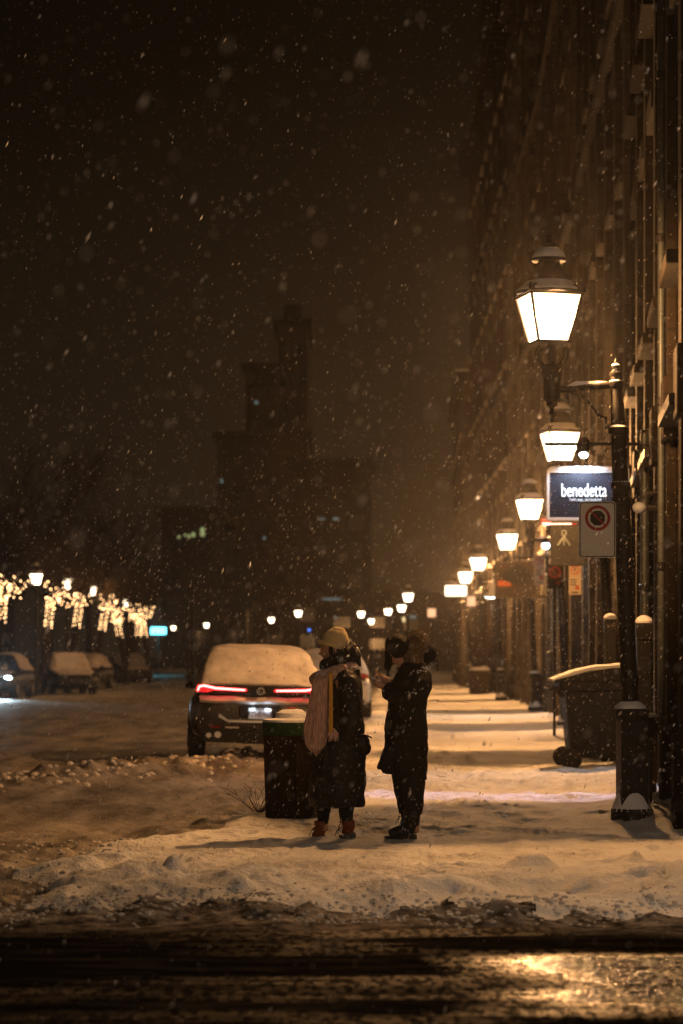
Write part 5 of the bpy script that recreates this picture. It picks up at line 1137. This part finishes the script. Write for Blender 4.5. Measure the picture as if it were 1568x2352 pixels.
def settled(parent, pts, n, name='settled_snow', seed=1):
    rr = random.Random(seed); m = MB()
    for k in range(n):
        x, y, d, sx, sy, sd = pts[rr.randrange(len(pts))]
        c = p3(x + rr.uniform(-sx, sx), y + rr.uniform(-sy, sy), d + rr.uniform(-sd, sd)); r = rr.uniform(.0025, .006)
        m.ell(c, (r * 1.4, r * 1.4, r), 5, 4)
    m.build(name, 'snow', parent)
settled(pA, [(640, 500, -.10, 20, 14, .06), (600, 490, -.16, 40, 10, .03), (300, 560, -.16, 40, 14, .04), (340, 550, -.19, 50, 14, .02), (470, 520, -.17, 60, 12, .02)], 150, seed=3)
settled(pB, [(1230, 500, -.10, 40, 16, .06), (1190, 530, -.20, 40, 12, .03), (1100, 720, -.30, 40, 16, .02), (1180, 200, -.02, 50, 14, .06)], 130, seed=4)
# ------------------------------------------------------------ falling snow
fm = bpy.data.materials.new('falling_flakes'); fm.use_nodes = True; nt = fm.node_tree; nt.nodes.clear()
o_ = nt.nodes.new('ShaderNodeOutputMaterial'); d_ = nt.nodes.new('ShaderNodeBsdfDiffuse'); tl = nt.nodes.new('ShaderNodeBsdfTranslucent'); mx = nt.nodes.new('ShaderNodeMixShader')
d_.inputs[0].default_value = (.8, .8, .82, 1); tl.inputs[0].default_value = (.8, .8, .82, 1); nt.links.new(d_.outputs[0], mx.inputs[1]); nt.links.new(tl.outputs[0], mx.inputs[2]); nt.links.new(mx.outputs[0], o_.inputs[0])
def flakes():
    P_ = []; S_ = []
    for y0, y1, dens, size in ((3.5, 20.3, 32, .70), (20.3, 30, 16, .62), (30, 62, 2.2, .95)):
        k = .27; vol = k * 2 * .42 * (y1 ** 3 - y0 ** 3) / 3 * 1.0
        n = int(vol * dens * 1.15)
        u = rng.random(n); y = (y0 ** 3 + u * (y1 ** 3 - y0 ** 3)) ** (1 / 3)
        x = rng.uniform(-1, 1, n) * y * .20; z = CAMH + rng.uniform(-.16, .285, n) * y
        ok = (z > .02) & (rng.random(n) < np.where(z > 3.2 - .05 * np.maximum(y - 20, 0), .28, 1.0)) & (x < np.where(y > 20.3, np.interp(y, FY, FX) - .1, 99)); P_.append(np.stack([x, y, z], 1)[ok]); S_.append(np.full(ok.sum(), size) * rng.lognormal(-.1, .5, ok.sum()))
    p = np.concatenate(P_); s = np.concatenate(S_); n = len(p)
    d = np.stack([.45 + rng.normal(0, .16, n), rng.normal(0, .2, n), np.ones(n)], 1); d /= np.linalg.norm(d, axis=1, keepdims=True)
    a = np.cross(d, rng.normal(size=(n, 3))); a /= np.linalg.norm(a, axis=1, keepdims=True); b = np.cross(d, a)
    L = (.0075 * s)[:, None] * rng.uniform(.6, 1.5, (n, 1)); r = (.0028 * s)[:, None]
    v = np.stack([p + d * L, p + a * r, p - a * r * .5 + b * r * .87, p - a * r * .5 - b * r * .87, p - d * L], 1).reshape(-1, 3)
    base = (np.arange(n) * 5)[:, None, None]; f = (np.array([[0, 1, 2], [0, 2, 3], [0, 3, 1], [4, 2, 1], [4, 3, 2], [4, 1, 3]])[None] + base).reshape(-1, 3)
    me = bpy.data.meshes.new('falling_snow'); me.vertices.add(len(v)); me.vertices.foreach_set('co', v.ravel())
    me.loops.add(f.size); me.loops.foreach_set('vertex_index', f.ravel().astype(np.int32)); me.polygons.add(len(f))
    me.polygons.foreach_set('loop_start', np.arange(0, f.size, 3, dtype=np.int32)); me.polygons.foreach_set('loop_total', np.full(len(f), 3, dtype=np.int32)); me.update(calc_edges=True)
    o = bpy.data.objects.new('falling_snow', me); COL.objects.link(o); me.materials.append(fm); o['kind'] = 'stuff'; print('flakes', n)
flakes()
